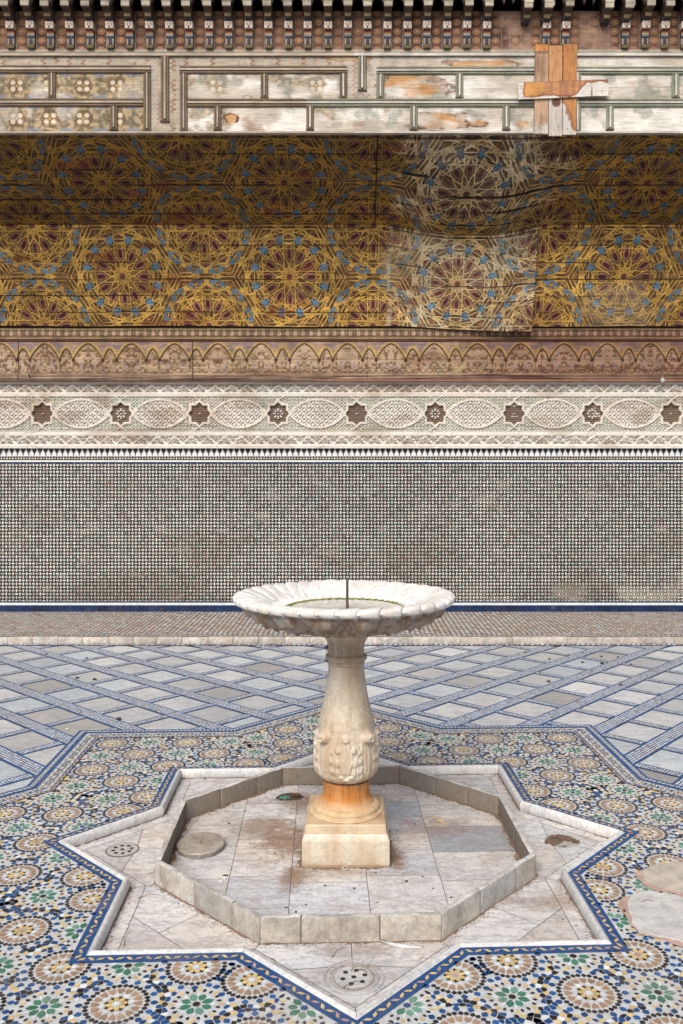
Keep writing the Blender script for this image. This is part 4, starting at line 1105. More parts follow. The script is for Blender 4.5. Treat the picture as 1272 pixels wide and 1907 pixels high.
# ------------------------------------------------------------------ carved beam (fascia)
YF = 9.93; KF = FPX / YF
def FX_(x): return (x - 660) / KF
def FZ_(y): return HC + (886 - y) / KF
beam = empty('carved_beam', (0, YF, 0)); tag(beam, 'long pale weathered wooden beam with rope mouldings and painted panels above the ceiling', 'wooden beam')
XL = 6.4
row3 = [205, 398, 570, 763, 935, 1128]; row2 = [90, 485, 848, 1250]
def board(X, Z):
    x = 660 + X * KF; y = 886 - (Z - HC) * KF
    base = mixc(np.broadcast_to(C(.56, .50, .42), X.shape + (3,)), np.broadcast_to(C(.76, .73, .68), X.shape + (3,)), ss(.35, .65, fbm(X * 2, Z * 6, 2)))
    lf = ss(345, 300, x)                      # left bay keeps its paint
    # flower paint in left panels and in patches further right
    u = (x % 62) / 62 - .5; v = np.where(y < 190, (y - 160) / 45, (y - 221) / 45); r = np.hypot(u * 1.37, v); an = np.arctan2(v, u * 1.37)
    fl_ = base * .0 + C(.46, .35, .21)
    fl_ = mixc(fl_, C(.15, .13, .09), ss(.45, .6, fbm(X * 26, Z * 26, 3)) * .8)
    fl_ = mixc(fl_, C(.16, .08, .04), ss(.03, .0, np.abs(r - .33 - .07 * np.cos(an * 6))) * .85)
    fl_ = mixc(fl_, C(.46, .33, .09), ss(.035, .0, np.abs(r - .24 - .05 * np.cos(an * 6))) * .8)
    fl_ = mixc(fl_, C(.13, .085, .05), ss(.40, .34, r) * .75 * ss(.25, .5, fbm(X * 20, Z * 20, 77))); fl_ = mixc(fl_, C(.74, .62, .47), ss(.115, .085, np.hypot(np.abs(u * 1.37) - .15, np.abs(v) - .13)) * .9); fl_ = mixc(fl_, C(.52, .33, .10), ss(.07, .04, r)); fl_ = mixc(fl_, C(.11, .13, .10), ss(.42, .5, np.abs(u)) * .5)
    fl_ = mixc(fl_, C(.22, .25, .34), ss(.34, .45, np.abs(v)) * ss(.25, .35, np.abs(u)) * .8)
    keep = np.clip(lf * (.55 + .6 * ss(.3, .5, fbm(X * 4, Z * 4, 4))) + (1 - lf) * ss(.56, .70, fbm(X * 3.1, Z * 5, 5)) * .75 * ss(1000, 700, x), 0, 1) * ((y > 136) & (y < 246))
    c_ = mixc(base, fl_, keep)
    c_ = mixc(c_, C(.22, .24, .20), (1 - lf) * ss(.60, .72, fbm(X * 5, Z * 5, 25)) * .55)
    # upper painted strip and the upright strips between the mouldings
    sv = ((y < 124)) | ((x > 280) & (x < 336) & (y < 245)) | ((x > 646) & (x < 700) & (y < 185))
    q = np.sin(X * 60) * np.sin(Z * 110) + np.sin(X * 41 + 1); sc = mixc(np.broadcast_to(C(.50, .42, .32), c_.shape), np.broadcast_to(C(.30, .20, .15), c_.shape), ss(.2, .9, q) * ss(.3, .6, fbm(X * 8, Z * 8, 6)))
    sc = mixc(sc, C(.28, .32, .42), ss(-.9, -1.4, q) * .7)
    sc = mixc(sc, base, ss(560, 820, x) * .8); c_ = np.where(sv[..., None], sc, c_)
    # rust coloured water stains with dark tide lines
    def stain(c_, cx, cy, rx, ry, s, dark=.8):
        d = np.hypot((x - cx) / rx, (y - cy) / ry) + 1.3 * (fbm(X * 4, Z * 9, s) - .5) + .5 * (fbm(X * 18, Z * 18, s + 1) - .5)
        c_ = mixc(c_, C(.55, .27, .08), ss(1.15, .5, d) * .9 * ss(.3, .62, fbm(X * 3, Z * 9, s + 3))); c_ = mixc(c_, C(.13, .045, .02), ss(.26, .02, np.abs(d - .92)) * dark * ss(.35, .6, fbm(X * 5, Z * 12, s + 5)))
        return mixc(c_, C(.66, .60, .52), ss(.35, .1, d) * .4)
    c_ = mixc(c_, C(.30, .17, .10), ss(.58, .70, fbm(X * 2.6, Z * 3.5, 61)) * .6 * (y > 140) * (x > 345) * (x < 720)); c_ = stain(c_, 765, 162, 78, 26, 30); c_ = stain(c_, 822, 226, 70, 15, 31, 1.); c_ = stain(c_, 975, 232, 14, 8, 33, .3); c_ = stain(c_, 880, 226, 26, 10, 34, .9)
    c_ = stain(c_, 905, 120, 90, 7, 35, .7); c_ = stain(c_, 460, 183, 8, 5, 36, 1.); c_ = stain(c_, 432, 222, 16, 12, 37, 1.); c_ = stain(c_, 640, 108, 60, 5, 38, .5)
    pj = ss(.6, .3, np.abs(y - 163 - 2 * np.sin(X))) * (x > 640); c_ = mixc(c_, C(.15, .1, .07), pj * .5)
    h = .003 * fbm(X * 2, Z * 30, 8)
    return h, c_
sheet('painted_board', -XL, XL, FZ_(249), FZ_(99), .0072, board, lambda X, Z, h: np.stack([X, -h, Z], -1), BARE, beam)
bk = PB(); bk.box(-XL, XL, .004, .075, FZ_(249.6), FZ_(99), (.4, .35, .29)); bk.build('beam_core', BARE, beam)
def rope(pb, a, b, r, col, off=-.012):
    a = np.array(a, float); b = np.array(b, float); L = np.hypot(*(b - a)); n_ = max(2, int(L / .009)); m = 9
    t = np.linspace(0, 1, n_ + 1)[:, None]; th = np.linspace(-.25 * PI, 1.25 * PI, m)[None, :]
    s = t * L; rr = r * (.86 + .16 * np.sin(2 * (th) + s * 2 * PI / .034)); d = (b - a) / L; nn = np.array([-d[1], d[0]])
    u = np.cos(th) * rr; w = np.sin(th) * rr
    X = a[0] + d[0] * s + nn[0] * u; Z = a[1] + d[1] * s + nn[1] * u; Y = off - w
    V = np.stack([np.broadcast_to(X, u.shape), Y, np.broadcast_to(Z, u.shape)], -1); F = grid_faces(n_ + 1, m)
    base = len(pb.v) and pb.n; pb.v.extend(map(tuple, V.reshape(-1, 3))); pb.f.extend(list(F + pb.n)); pb.n += V.shape[0] * V.shape[1]
    f_ = (.78 + .3 * RNG.random(len(F)))[:, None]; pb.c.extend(map(tuple, np.clip(np.array(col)[None] * f_, 0, 1)))
def rcol(x): return C(.21, .15, .10) if x < 640 else (C(.26, .26, .185) if x < 1000 else C(.27, .30, .22))
def mould_h(name, x0, x1, ya, yb_, two=True):
    """rope / fillet / rope, horizontal between rows ya..yb"""
    pb = PB(); n_ = max(1, int((x1 - x0) / 200)); X = np.linspace(x0, x1, n_ + 1)
    for a, b in zip(X[:-1], X[1:]):
        c_ = rcol((a + b) / 2); cf = C(.50, .42, .33) if a < 500 else C(.60, .57, .52)
        r = (yb_ - ya) * .19 / KF
        rope(pb, (FX_(a), FZ_(ya) - r), (FX_(b), FZ_(ya) - r), r, c_, -.006)
        if two: rope(pb, (FX_(a), FZ_(yb_) + r), (FX_(b), FZ_(yb_) + r), r, c_, -.006)
        pb.box(FX_(a), FX_(b), -.030, -.002, (FZ_(yb_) + 2.1 * r) if two else FZ_(yb_), FZ_(ya) - 2.1 * r, tuple(cf * random.uniform(.92, 1.05)))
    pb.build(name, BARE, beam)
def mould_v(name, x, y0, y1, w=15, foot=True):
    pb = PB(); c_ = rcol(x); r = w * .19 / KF; cf = C(.42, .36, .29) if x < 500 else C(.62, .60, .55)
    rope(pb, (FX_(x) + r, FZ_(y1)), (FX_(x) + r, FZ_(y0)), r, c_, -.006); rope(pb, (FX_(x + w) - r, FZ_(y1)), (FX_(x + w) - r, FZ_(y0)), r, c_, -.006)
    pb.box(FX_(x) + 2.1 * r, FX_(x + w) - 2.1 * r, -.032, -.002, FZ_(y1) + r, FZ_(y0), tuple(cf))
    if foot: pb.box(FX_(x), FX_(x + w), -.020, -.002, FZ_(y1) - .012, FZ_(y1) + .004, (.10, .07, .045))
    pb.build(name, BAREV, beam)
xa, xb = 660 - XL * KF + 2, 660 + XL * KF - 2
mould_h('top_moulding', xa, xb, 97.5, 105.5, False)
tb = PB(); rope(tb, (-XL, FZ_(104.5)), (XL, FZ_(104.5)), .011, (.15, .11, .075), -.004); tb.build('rope_moulding', BARE, beam)
mould_h('rail_moulding', xa, 281, 121.5, 137.5); mould_h('rail_moulding', 335, 646, 122.5, 138.5); mould_h('rail_moulding', 701, xb, 124, 140)
mould_h('rail_moulding', xa, 268, 183, 199.5); mould_h('rail_moulding', 350, xb, 183.5, 200.5)
mould_v('upright_moulding', 267, 137.5, 243); mould_v('upright_moulding', 335, 138.5, 243); mould_v('upright_moulding', 632, 138.5, 183); mould_v('upright_moulding', 701, 140, 183.5); mould_v('upright_moulding', 1067, 136, 247)
mould_v('pendant_moulding', 299, 100, 226, 17); mould_v('pendant_moulding', 666, 100, 168, 17)
for x in row2: mould_v('divider_moulding', x, 137.5 if x < 300 else 139, 182)
for x in row3: mould_v('divider_moulding', x, 199.5, 241)
mould_h('bottom_fillet', xa, xb, 244.5, 249.2, False)

# ------------------------------------------------------------------ painted band behind the brackets
band = empty('bracket_backboard', (0, YF, 0)); tag(band, 'narrow painted board of brown rosettes running behind the roof brackets', 'painted board')
BP = 36.75 / KF; BX0 = FX_(23)
def bandp(X, Z):
    f = (X - BX0) / BP; i = np.floor(f); u = (f - i - .5) * BP; v = (Z - FZ_(92.5)) / .108; j = np.round(v); w = (v - j) * .108
    r = np.hypot(u * .9, w * 1.15); c_ = np.broadcast_to(C(.12, .05, .03), X.shape + (3,)).copy()
    c_ = mixc(c_, C(.09, .11, .15), ss(.055, .066, r) * .5 * ss(.06, .03, np.abs(np.abs(u) - .03))); c_ = mixc(c_, C(.30, .14, .075), ss(.048, .040, r)); c_ = mixc(c_, C(.46, .25, .12), ss(.008, .003, np.abs(r - .036)))
    c_ = mixc(c_, C(.62, .48, .38), ss(.017, .011, r)); c_ = mixc(c_, C(.10, .03, .05), ss(.008, .004, r)); c_ = mixc(c_, C(.5, .42, .34), ss(.0045, .002, np.abs(np.abs(u) - .066)) * .8)
    c_ = mixc(c_, C(.28, .16, .10), ss(.42, .68, fbm(X * 3, Z * 5, 6)) * .55)
    c_ = mixc(c_, C(.44, .28, .2), np.maximum(ss(1.66, 1.76, X) * ss(2.14, 2.04, X), .8 * ss(2.62, 2.7, X) * ss(3.08, 2.98, X)) * .95 * ss(.25, .45, fbm(X * 4, Z * 6, 7)))
    return .003 * ss(.05, .03, r), c_
sheet('painted_face', -XL, XL, FZ_(98.5), FZ_(20.5), .0066, bandp, lambda X, Z, h: np.stack([X, -h, Z], -1), WOODP, band)
b2 = PB(); b2.box(-XL, XL, .004, .07, FZ_(98.5), FZ_(20.7), (.10, .07, .05)); b2.box(-XL, XL, -.012, .0, FZ_(99), FZ_(93), (.42, .37, .31)); b2.build('backing', BARE, band)

# ------------------------------------------------------------------ roof brackets, each a thing
def bracket_proto(kind):
    r = empty('roof_bracket', (0, YF, 0)); hw_ = .041
    def bx(name, w, y0, y1, z0, z1, col, front=None, mat=PLAIN):
        pb = PB(); pb.box(-w, w, y0, y1, z0, z1, col); 
        if front: front(pb)
        return pb.build(name, mat, r, bevel=.003)
    Zc = lambda y, k=158: HC + (886 - y) / k
    if kind != 'broken':
        bx('foot_block', hw_, -.045, -.003, Zc(93), Zc(87), (.12, .085, .03))
        def niche(pb): pb.box(-.021, .021, -.036, -.032, Zc(85.5), Zc(75), (.05, .03, .035)); pb.box(-.033, -.021, -.036, -.032, Zc(85.5), Zc(75), (.33, .32, .27)); pb.box(.021, .033, -.036, -.032, Zc(85.5), Zc(75), (.33, .32, .27))
        bx('lower_block', hw_, -.032, -.003, Zc(86.8), Zc(73.5), (.20, .17, .14), niche)
        pb = PB(); n_ = 10
        cols_ = [(.05, .07, .12), (.12, .15, .22), (.42, .37, .30), (.44, .31, .20), (.36, .16, .08), (.22, .065, .035), (.22, .04, .03), (.10, .03, .06), (.03, .03, .08), (.02, .02, .05)]
        prof_ = [(-.040 - .030 * (i / n_) ** 2, Zc(73.3) + (Zc(53.5) - Zc(73.3)) * i / n_) for i in range(n_ + 1)]
        for i in range(n_):
            (ya, za), (yb_, zb) = prof_[i], prof_[i + 1]
            pb.poly([(-hw_, ya, za), (hw_, ya, za), (hw_, yb_, zb), (-hw_, yb_, zb)], cols_[i])
            for s in (-1, 1): pb.poly([(s * hw_, -.003, za), (s * hw_, ya, za), (s * hw_, yb_, zb), (s * hw_, -.003, zb)][::s], (.14, .08, .05))
        pb.poly([(-hw_, -.003, prof_[0][1]), (hw_, -.003, prof_[0][1]), (hw_, prof_[0][0], prof_[0][1]), (-hw_, prof_[0][0], prof_[0][1])], (.05, .04, .04))
        pb.build('painted_face', WOODP, r)
        def notch(pb):
            pb.box(-.007, .007, -.089, -.083, Zc(53, 159), Zc(49, 159), (.02, .015, .015))
            for s in (-.026, -.013, .013, .026): pb.box(s - .003, s + .003, -.086, -.083, Zc(49.5, 159), Zc(44, 159), (.40, .10, .05))
        bx('square_block', .0455, -.084, -.003, Zc(53.2, 159), Zc(40.5, 159), (.76, .68, .58), notch)
    # lower joist with rounded gilt end
    pb = PB(); m = 8; zb0, zt0 = Zc(30.5, 160.4), Zc(19.5, 160.4); zc_ = (zb0 + zt0) / 2; rr = (zt0 - zb0) / 2
    P = [(-.115 - rr * math.cos(t) * 1.0, zc_ + rr * math.sin(t)) for t in np.linspace(-PI / 2, PI / 2, m + 1)]
    w2 = .036
    for i in range(m):
        (ya, za), (yb_, zb) = P[i], P[i + 1]; pb.poly([(-w2, ya, za), (w2, ya, za), (w2, yb_, zb), (-w2, yb_, zb)], (.40, .30, .16) if 1 < i < 6 else (.10, .08, .05))
        for s in (-1, 1): pb.poly([(s * w2, -.115, zc_), (s * w2, ya, za), (s * w2, yb_, zb)][::s], (.12, .09, .06))
    pb.box(-w2 * .96, w2 * .96, -.115, -.003, zb0 + .001, zt0 - .001, (.09, .065, .05)); pb.build('lower_joist', WOODP, r)
    # block above, then upper joist running out to the eave
    bx('spacer_block', .045, -.10, -.003, Zc(40, 159), Zc(32, 159), (.045, .035, .05))
    pb = PB(); w3 = .046; z0 = Zc(9.6, 161.9); Ye = -.235
    pb.box(-w3, w3, Ye, .60, z0, z0 + .20, (.085, .06, .045)); pb.box(-w3 - .002, w3 + .002, Ye - .012, Ye + .012, z0 - .003, z0 + .05, (.56, .50, .40)); pb.box(-w3 - .003, w3 + .003, Ye - .016, Ye + .012, z0 + .055, z0 + .12, (.74, .68, .56))
    # curved underside of the joist
    n_ = 7; Q = [(Ye + .012 + (.22) * i / n_, z0 - .075 * math.sin(PI / 2 * i / n_) ** 1.4) for i in range(n_ + 1)]
    for i in range(n_):
        (ya, za), (yb_, zb) = Q[i], Q[i + 1]; pb.poly([(-w3, ya, za), (w3, ya, za), (w3, yb_, zb), (-w3, yb_, zb)], (.10, .06, .045))
        for s in (-1, 1): pb.poly([(s * w3, ya, z0), (s * w3, ya, za), (s * w3, yb_, zb), (s * w3, yb_, z0)][::s], (.15, .08, .06))
    pb.build('upper_joist', WOODP, r)
    return r
def tree_copy(src):
    c_ = src.copy(); COL.objects.link(c_)
    for ch in list(src.children):
        d = ch.copy(); COL.objects.link(d); d.parent = c_
    return c_
pr = bracket_proto('whole'); pbk = bracket_proto('broken')
i0 = int((-6.2 - BX0) / BP) ; i1 = int((6.2 - BX0) / BP); firstw = True; firstb = True
bro = {int(round((FX_(x) - BX0) / BP)): lab for x, lab in ((943, 'broken roof bracket with missing lower blocks, farther left of the orange repair boards'), (980, 'broken roof bracket with missing lower blocks, directly beside the orange repair boards'), (1090, 'broken roof bracket missing its lower blocks just right of the orange repair boards'), (1127, 'broken roof bracket with a dark gap beneath, farther right of the orange repair boards'))}
for i in range(i0, i1 + 1):
    if i in bro:
        o = pbk if firstb else tree_copy(pbk); firstb = False; tag(o, bro[i], 'roof bracket', 'roof brackets under the eaves')
        o.location.x = BX0 + i * BP; o.location.z = -.02; o.rotation_euler = (0, .03, 0)
    else:
        o = pr if firstw else tree_copy(pr); firstw = False
        tag(o, 'whole painted roof bracket with a pale square block over red paint, under the eaves', 'roof bracket', 'roof brackets under the eaves')
        o.location.x = BX0 + i * BP + random.uniform(-.004, .004); o.location.z = random.uniform(-.004, .004); o.rotation_euler = (0, 0, random.uniform(-.02, .02))
# scalloped board closing the eaves between the joists
ev = PB()
zb_ = HC + (886 + 1) / 162.5
for i in range(i0, i1):
    xa_ = BX0 + i * BP + .05; xb_ = xa_ + BP - .10; n_ = 8
    for s in range(n_):
        t0, t1 = s / n_, (s + 1) / n_; za = zb_ + .085 * math.sin(PI * t0) ** .6 if 0 < t0 < 1 else zb_; zc2 = zb_ + .085 * math.sin(PI * t1) ** .6 if 0 < t1 < 1 else zb_
        x_0, x_1 = xa_ + (xb_ - xa_) * t0, xa_ + (xb_ - xa_) * t1
        P = [(x_0, za), (x_1, zc2), (x_1, zb_ + .3), (x_0, zb_ + .3)]
        ev.poly([(x, -.21, z) for x, z in P], (.38, .33, .27)); ev.poly([(x_0, -.21, za), (x_0, -.15, za), (x_1, -.15, zc2), (x_1, -.21, zc2)], (.2, .15, .12)); ev.poly([(x, -.15, z) for x, z in P[::-1]], (.1, .08, .06))
    ev.box(xa_ - .10, xa_, -.205, -.155, zb_ + .1, zb_ + .3, (.12, .09, .07))
eo = ev.build('eaves_board', BARE); eo.location = (0, YF, 0); tag(eo, 'scalloped wooden eaves board arching between the joist ends at the very top', 'eaves board')
rf = PB(); rf.box(-7.2, 7.2, 8.9, 13.2, 8.62, 8.75, (.2, .12, .08)); rf.box(-7.2, 7.2, 9.72, 9.80, 7.73, 8.62, (.3, .22, .16)); rf.box(-7.2, 7.2, 9.38, 9.715, 7.78, 7.84, (.25, .18, .13)); ro = rf.build('roof', BARE); tag(ro, 'added roof edge and unseen eave boards blocking sky light above the brackets', 'roof')  # roof edge and unseen eave boards added to keep sky light off the brackets

# ------------------------------------------------------------------ repair boards
def plank(x0, x1, y0, y1, off, cfn, label, rz=0., thick=.022, vert=True, bow=0.):
    X0, X1, Z0_, Z1_ = FX_(x0), FX_(x1), FZ_(y1), FZ_(y0); nx = int((X1 - X0) / .007) + 2; nz = int((Z1_ - Z0_) / .007) + 2
    xc_, zc_ = (X0 + X1) / 2, (Z0_ + Z1_) / 2
    X, Z = np.meshgrid(np.linspace(X0, X1, nx), np.linspace(Z0_, Z1_, nz), indexing='ij')
    c_ = cfn(X, Z, (X - X0) / (X1 - X0), (Z1_ - Z) / (Z1_ - Z0_)); 
    jag = .006 * (fbm(X * 30, Z * 0, 3) - .5) * ((Z >= Z1_ - 1e-6) | (Z <= Z0_ + 1e-6)) + .004 * (fbm(Z * 12, X * 0, 5) - .5) * 0
    f = np.stack([X - xc_, np.full_like(X, -thick) + bow * ((X - xc_) / (X1 - X0) * 2) ** 2 + .004 * (fbm(X * 3, Z * 3, 8) - .5), Z - zc_ + jag + .012 * np.sin((X - xc_) * 3) * (not vert)], -1).reshape(-1, 3)
    bkk = f.copy(); bkk[:, 1] += thick
    F = grid_faces(nx, nz); nV = len(f); idx = np.arange(nV).reshape(nx, nz); b = np.concatenate([idx[:, 0], idx[-1, 1:], idx[-2::-1, -1], idx[0, -2:0:-1]]); b2_ = np.roll(b, -1)
    side = np.stack([b, b + nV, b2_ + nV, b2_], -1)
    me = mesh_np('repair_board', np.vstack([f, bkk]), np.vstack([F, F[:, ::-1] + nV, side[:, ::-1]]), vcol=np.vstack([c_.reshape(-1, 3)] * 2))
    o = link('repair_board', me, BAREV if vert else BARE); o.location = (xc_, YF - off, zc_); o.rotation_euler = (0, rz, 0); tag(o, label, 'board', 'repair boards nailed over the beam')
    for nx_, nz_ in ([(-.03, .42), (.03, .44), (-.02, -.44), (.03, -.4)] if vert else [(-.46, .03), (-.22, -.04), (.1, .03), (.44, -.02), (-.08, .0)]):
        pb = PB(); pb.poly([(.006 * math.cos(t), 0, .006 * math.sin(t)) for t in np.arange(0, 6.2, .78)], (.05, .035, .03)); q = pb.build('nail', METAL, o); q.location = (nx_, -thick - .006, nz_ * (Z1_ - Z0_)) if vert else (nx_ * (X1 - X0), -thick - .006, nz_)
ORG = C(.62, .27, .085); GRY = C(.60, .57, .53)
def cA(X, Z, u, v):
    c_ = np.broadcast_to(C(.46, .30, .20), X.shape + (3,)).copy(); n = fbm(X * 14, Z * 3, 41); c_ = mixc(c_, C(.30, .18, .12), ss(.5, .7, n) * .7)
    c_ = mixc(c_, ORG * .9, ss(.10, .05, v + .05 * (n - .5))); c_ = mixc(c_, C(.15, .07, .04), ss(.02, .005, np.abs(v - .09 - .04 * (n - .5))) * .7); return mixc(c_, GRY, ss(.84, .97, v + .2 * (fbm(X * 20, Z * 8, 42) - .5)) * .8)
def cB(X, Z, u, v):
    n = fbm(X * 6, Z * 4, 43); c_ = mixc(np.broadcast_to(C(.58, .33, .16), X.shape + (3,)), np.broadcast_to(C(.52, .24, .10), X.shape + (3,)), n)
    c_ = mixc(c_, C(.52, .47, .42), ss(.58, .62, v)); d = np.hypot((u - .55) / .38, (v - .63) / .06) + .5 * (n - .5); return mixc(c_, C(.16, .07, .05), ss(1.1, .7, d))
def cC(X, Z, u, v):
    n = fbm(X * 7, Z * 4, 44); c_ = mixc(np.broadcast_to(C(.46, .19, .06), X.shape + (3,)), np.broadcast_to(C(.54, .26, .11), X.shape + (3,)), n)
    g_ = ss(.0, .08, v - (.60 + u * .38 + .25 * (fbm(X * 25, Z * 14, 45) - .5))); c_ = mixc(c_, C(.12, .04, .025), ss(.10, .02, np.abs(v - (.60 + u * .38 + .25 * (fbm(X * 25, Z * 14, 45) - .5)))) * .5 * ss(.55, .65, v)); c_ = mixc(c_, GRY * .95, g_)
    return mixc(c_, C(.60, .56, .5), ss(.95, .98, v))
def cD(X, Z, u, v):
    n = fbm(X * 9, Z * 9, 46); e = v + .35 * (n - .5) - (.9 - .75 * ss(.62, .78, u)) ; c_ = mixc(np.broadcast_to(C(.55, .27, .12), X.shape + (3,)), np.broadcast_to(C(.40, .19, .11), X.shape + (3,)), ss(.35, .6, fbm(X * 26, Z * 1.2, 47)))
    c_ = mixc(c_, C(.62, .31, .10), ss(.22, .1, np.abs(u - .12))); e = np.maximum(e, (.06 - u) * 6 + .6 * (n - .5)); c_ = mixc(c_, C(.20, .08, .04), ss(.14, .02, np.abs(e)) * .8); c_ = mixc(c_, C(.66, .63, .58), ss(.0, .08, e))
    return mixc(c_, C(.22, .10, .06), ss(.60, .70, fbm(X * 34, Z * 7, 48)) * ss(.7, .8, u) * .8)
plank(994, 1019, 87, 252, .036, cA, 'grey brown upright repair board with an orange top, leftmost of three behind the crosspiece', .010)
plank(1020, 1044.5, 89, 256, .036, cB, 'bright orange upright repair board with a bare grey lower half, middle one of three', .004)
plank(1046, 1071.5, 86.5, 254, .036, cC, 'deep orange upright repair board with ragged grey stain below, rightmost of three', .012)
plank(962, 1129, 157, 187, .062, cD, 'horizontal orange and white repair board nailed across three upright boards', -.012, vert=False)

# ------------------------------------------------------------------ small things on the wall
def ball(pb, c, r, col, sz=1., n=10):
    for i in range(n):
        for k in range(n * 2):
            def p(i_, k_): t, f = PI * i_ / n, PI * k_ / n; return (c[0] + r * math.sin(t) * math.cos(f), c[1] + r * math.sin(t) * math.sin(f), c[2] + r * sz * math.cos(t))
            q = [p(i, k), p(i + 1, k), p(i + 1, k + 1), p(i, k + 1)]
            if i == 0: q = [q[0], q[1], q[2]]
            elif i == n - 1: q = [q[0], q[1], q[3]]
            pb.poly(q, col)
k_ = FPX / 11.78
bulb = empty('light_bulb', ((1233 - 660) / k_, 11.76, HC + (886 - 706) / k_)); tag(bulb, 'bare unlit light bulb hanging from a small hook on the right of the frieze', 'light bulb')
mg, nt, b = new_mat('bulb_glass'); b.inputs['Base Color'].default_value = (.5, .52, .52, 1); b.inputs['Roughness'].default_value = .12
pb = PB(); ball(pb, (0, 0, -.02), .030, (.5, .5, .5), 1.15); ob = pb.build('bulb', mg, bulb, smooth=True)
pb = PB(); tube(pb, [(0, 0, .012), (0, 0, .045)], .015, 10, (.3, .28, .25)); pb.build('cap', METAL, bulb)
pb = PB(); tube(pb, [(0, 0, .04), (.005, 0, .075), (.03, .0, .10), (.055, .01, .085), (.06, .05, .065)], .004, 6, (.2, .13, .09)); pb.build('cord', PLAIN, bulb)
hk = PB(); tube(hk, [(.01 + .035 * math.cos(t), 0, .035 * math.sin(t)) for t in np.linspace(-1.2, 4.0, 12)], .007, 7, (.20, .08, .05)); tube(hk, [(.0, 0, -.04), (.0, .0, -.09), (0, .08, -.10)], .009, 7, (.14, .06, .04))
ho = hk.build('iron_hook', METAL); ho.location = ((55 - 660) / 133., 11.77, HC + (886 - 690) / 133.); tag(ho, 'rusty ring hook fixed to the painted frieze near its left end', 'hook')

# ------------------------------------------------------------------ things lying about
def disc(name, x, y, z, r, h, col, mat, label, cat, n=40, rough=.04, holes=()):
    X, Y = floor_pt(x, y, z); pb = PB(); out = []
    for k in range(n):
        a = 2 * PI * k / n; rr = r * (1 + rough * (vnoise(np.array(k * .9), np.array(r * 50)) - .5) * 2 * (.4 if math.sin(a) > 0 else 1)); out.append((rr * math.cos(a), rr * math.sin(a)))
    tp = [(p[0] * .965, p[1] * .965) for p in out]
    pb.poly([(p[0], p[1], h) for p in tp], col); 
    for i in range(n):
        a, b = out[i], out[(i + 1) % n]; c_, d = tp[(i + 1) % n], tp[i]
        pb.poly([(a[0], a[1], h - .007), (b[0], b[1], h - .007), (c_[0], c_[1], h), (d[0], d[1], h)], tuple(np.array(col) * 1.1)); pb.poly([(a[0] * .97, a[1] * .97, .0), (b[0] * .97, b[1] * .97, 0), (b[0], b[1], h - .007), (a[0], a[1], h - .007)], tuple(np.array(col) * .7))
    o = pb.build(name, mat); o.location = (X, Y, z); tag(o, label, cat); return o
lid = disc('stone_disc', 374, 1580, ZF, .132, .028, (.50, .46, .40), CURB, 'loose round stone lid lying on the left side of the basin floor', 'stone lid'); lid.location.z = ZF + .006; lid.rotation_euler = (.03, -.02, 0)
hp = PB(); hp.poly([(.006 * math.cos(k), .006 * math.sin(k), 0) for k in np.arange(0, 6.28, .8)], (.05, .04, .03)); hm_ = hp.build('centre_hole', PLAIN, lid); hm_.location = (0, 0, .0285)
def grate(x, y, r, label, nh, col, ringn=True):
    X, Y = floor_pt(x, y, ZF); e = empty('drain_cover', (X, Y, ZF)); tag(e, label, 'drain cover')
    pb = PB()
    for k in range(40):
        a, b = 2 * PI * k / 40, 2 * PI * (k + 1) / 40; w = 1 + .05 * math.sin(5 * a) * (nh == 9)
        pb.poly([(r * 1.12 * math.cos(a), r * 1.12 * math.sin(a), .0012), (r * 1.12 * math.cos(b), r * 1.12 * math.sin(b), .0012), (r * .97 * math.cos(b), r * .97 * math.sin(b), .0012), (r * .97 * math.cos(a), r * .97 * math.sin(a), .0012)], (.26, .20, .15) if nh == 9 else (.42, .38, .34))
    pb.poly([(r * math.cos(2 * PI * k / 40), r * math.sin(2 * PI * k / 40), .003) for k in range(40)], col)
    pb.build('perforated_plate', CURB, e)
    hs = [(0, 0)] + [(r * .60 * math.cos(2 * PI * k / (nh - 1) + .3), r * .60 * math.sin(2 * PI * k / (nh - 1) + .3)) for k in range(nh - 1)]
    for hx, hy in hs:
        q = PB(); rr = r * .135; q.poly([(rr * math.cos(t), rr * math.sin(t), 0) for t in np.linspace(0, 2 * PI, 15)[:-1]], (.03, .022, .018)); o = q.build('hole', PLAIN, e); o.location = (hx, hy, .0042)
    return e
grate(228, 1583, .082, 'round perforated drain cover with worn edge in the left point of the star', 9, (.56, .53, .49)); grate(659, 1821, .078, 'round perforated drain cover littered with twigs in the front point of the star', 7, (.60, .59, .56))
# moulded ring and brackets around the front drain
X, Y = floor_pt(659, 1821, ZF); q = PB()
for rr in (.096, .118):
    for k in range(48):
        a, b = 2 * PI * k / 48, 2 * PI * (k + 1) / 48; P = [(math.cos(a) * rr, math.sin(a) * rr), (math.cos(b) * rr, math.sin(b) * rr), (math.cos(b) * (rr + .007), math.sin(b) * (rr + .007)), (math.cos(a) * (rr + .007), math.sin(a) * (rr + .007))]
        q.prism(P, 0, .0035, (.56, .56, .55))
q.build('moulded_ring', MARB).location = (X, Y, ZF + .0005); tag(bpy.data.objects['moulded_ring'], 'shallow carved marble ring around the front drain', 'carved ring')
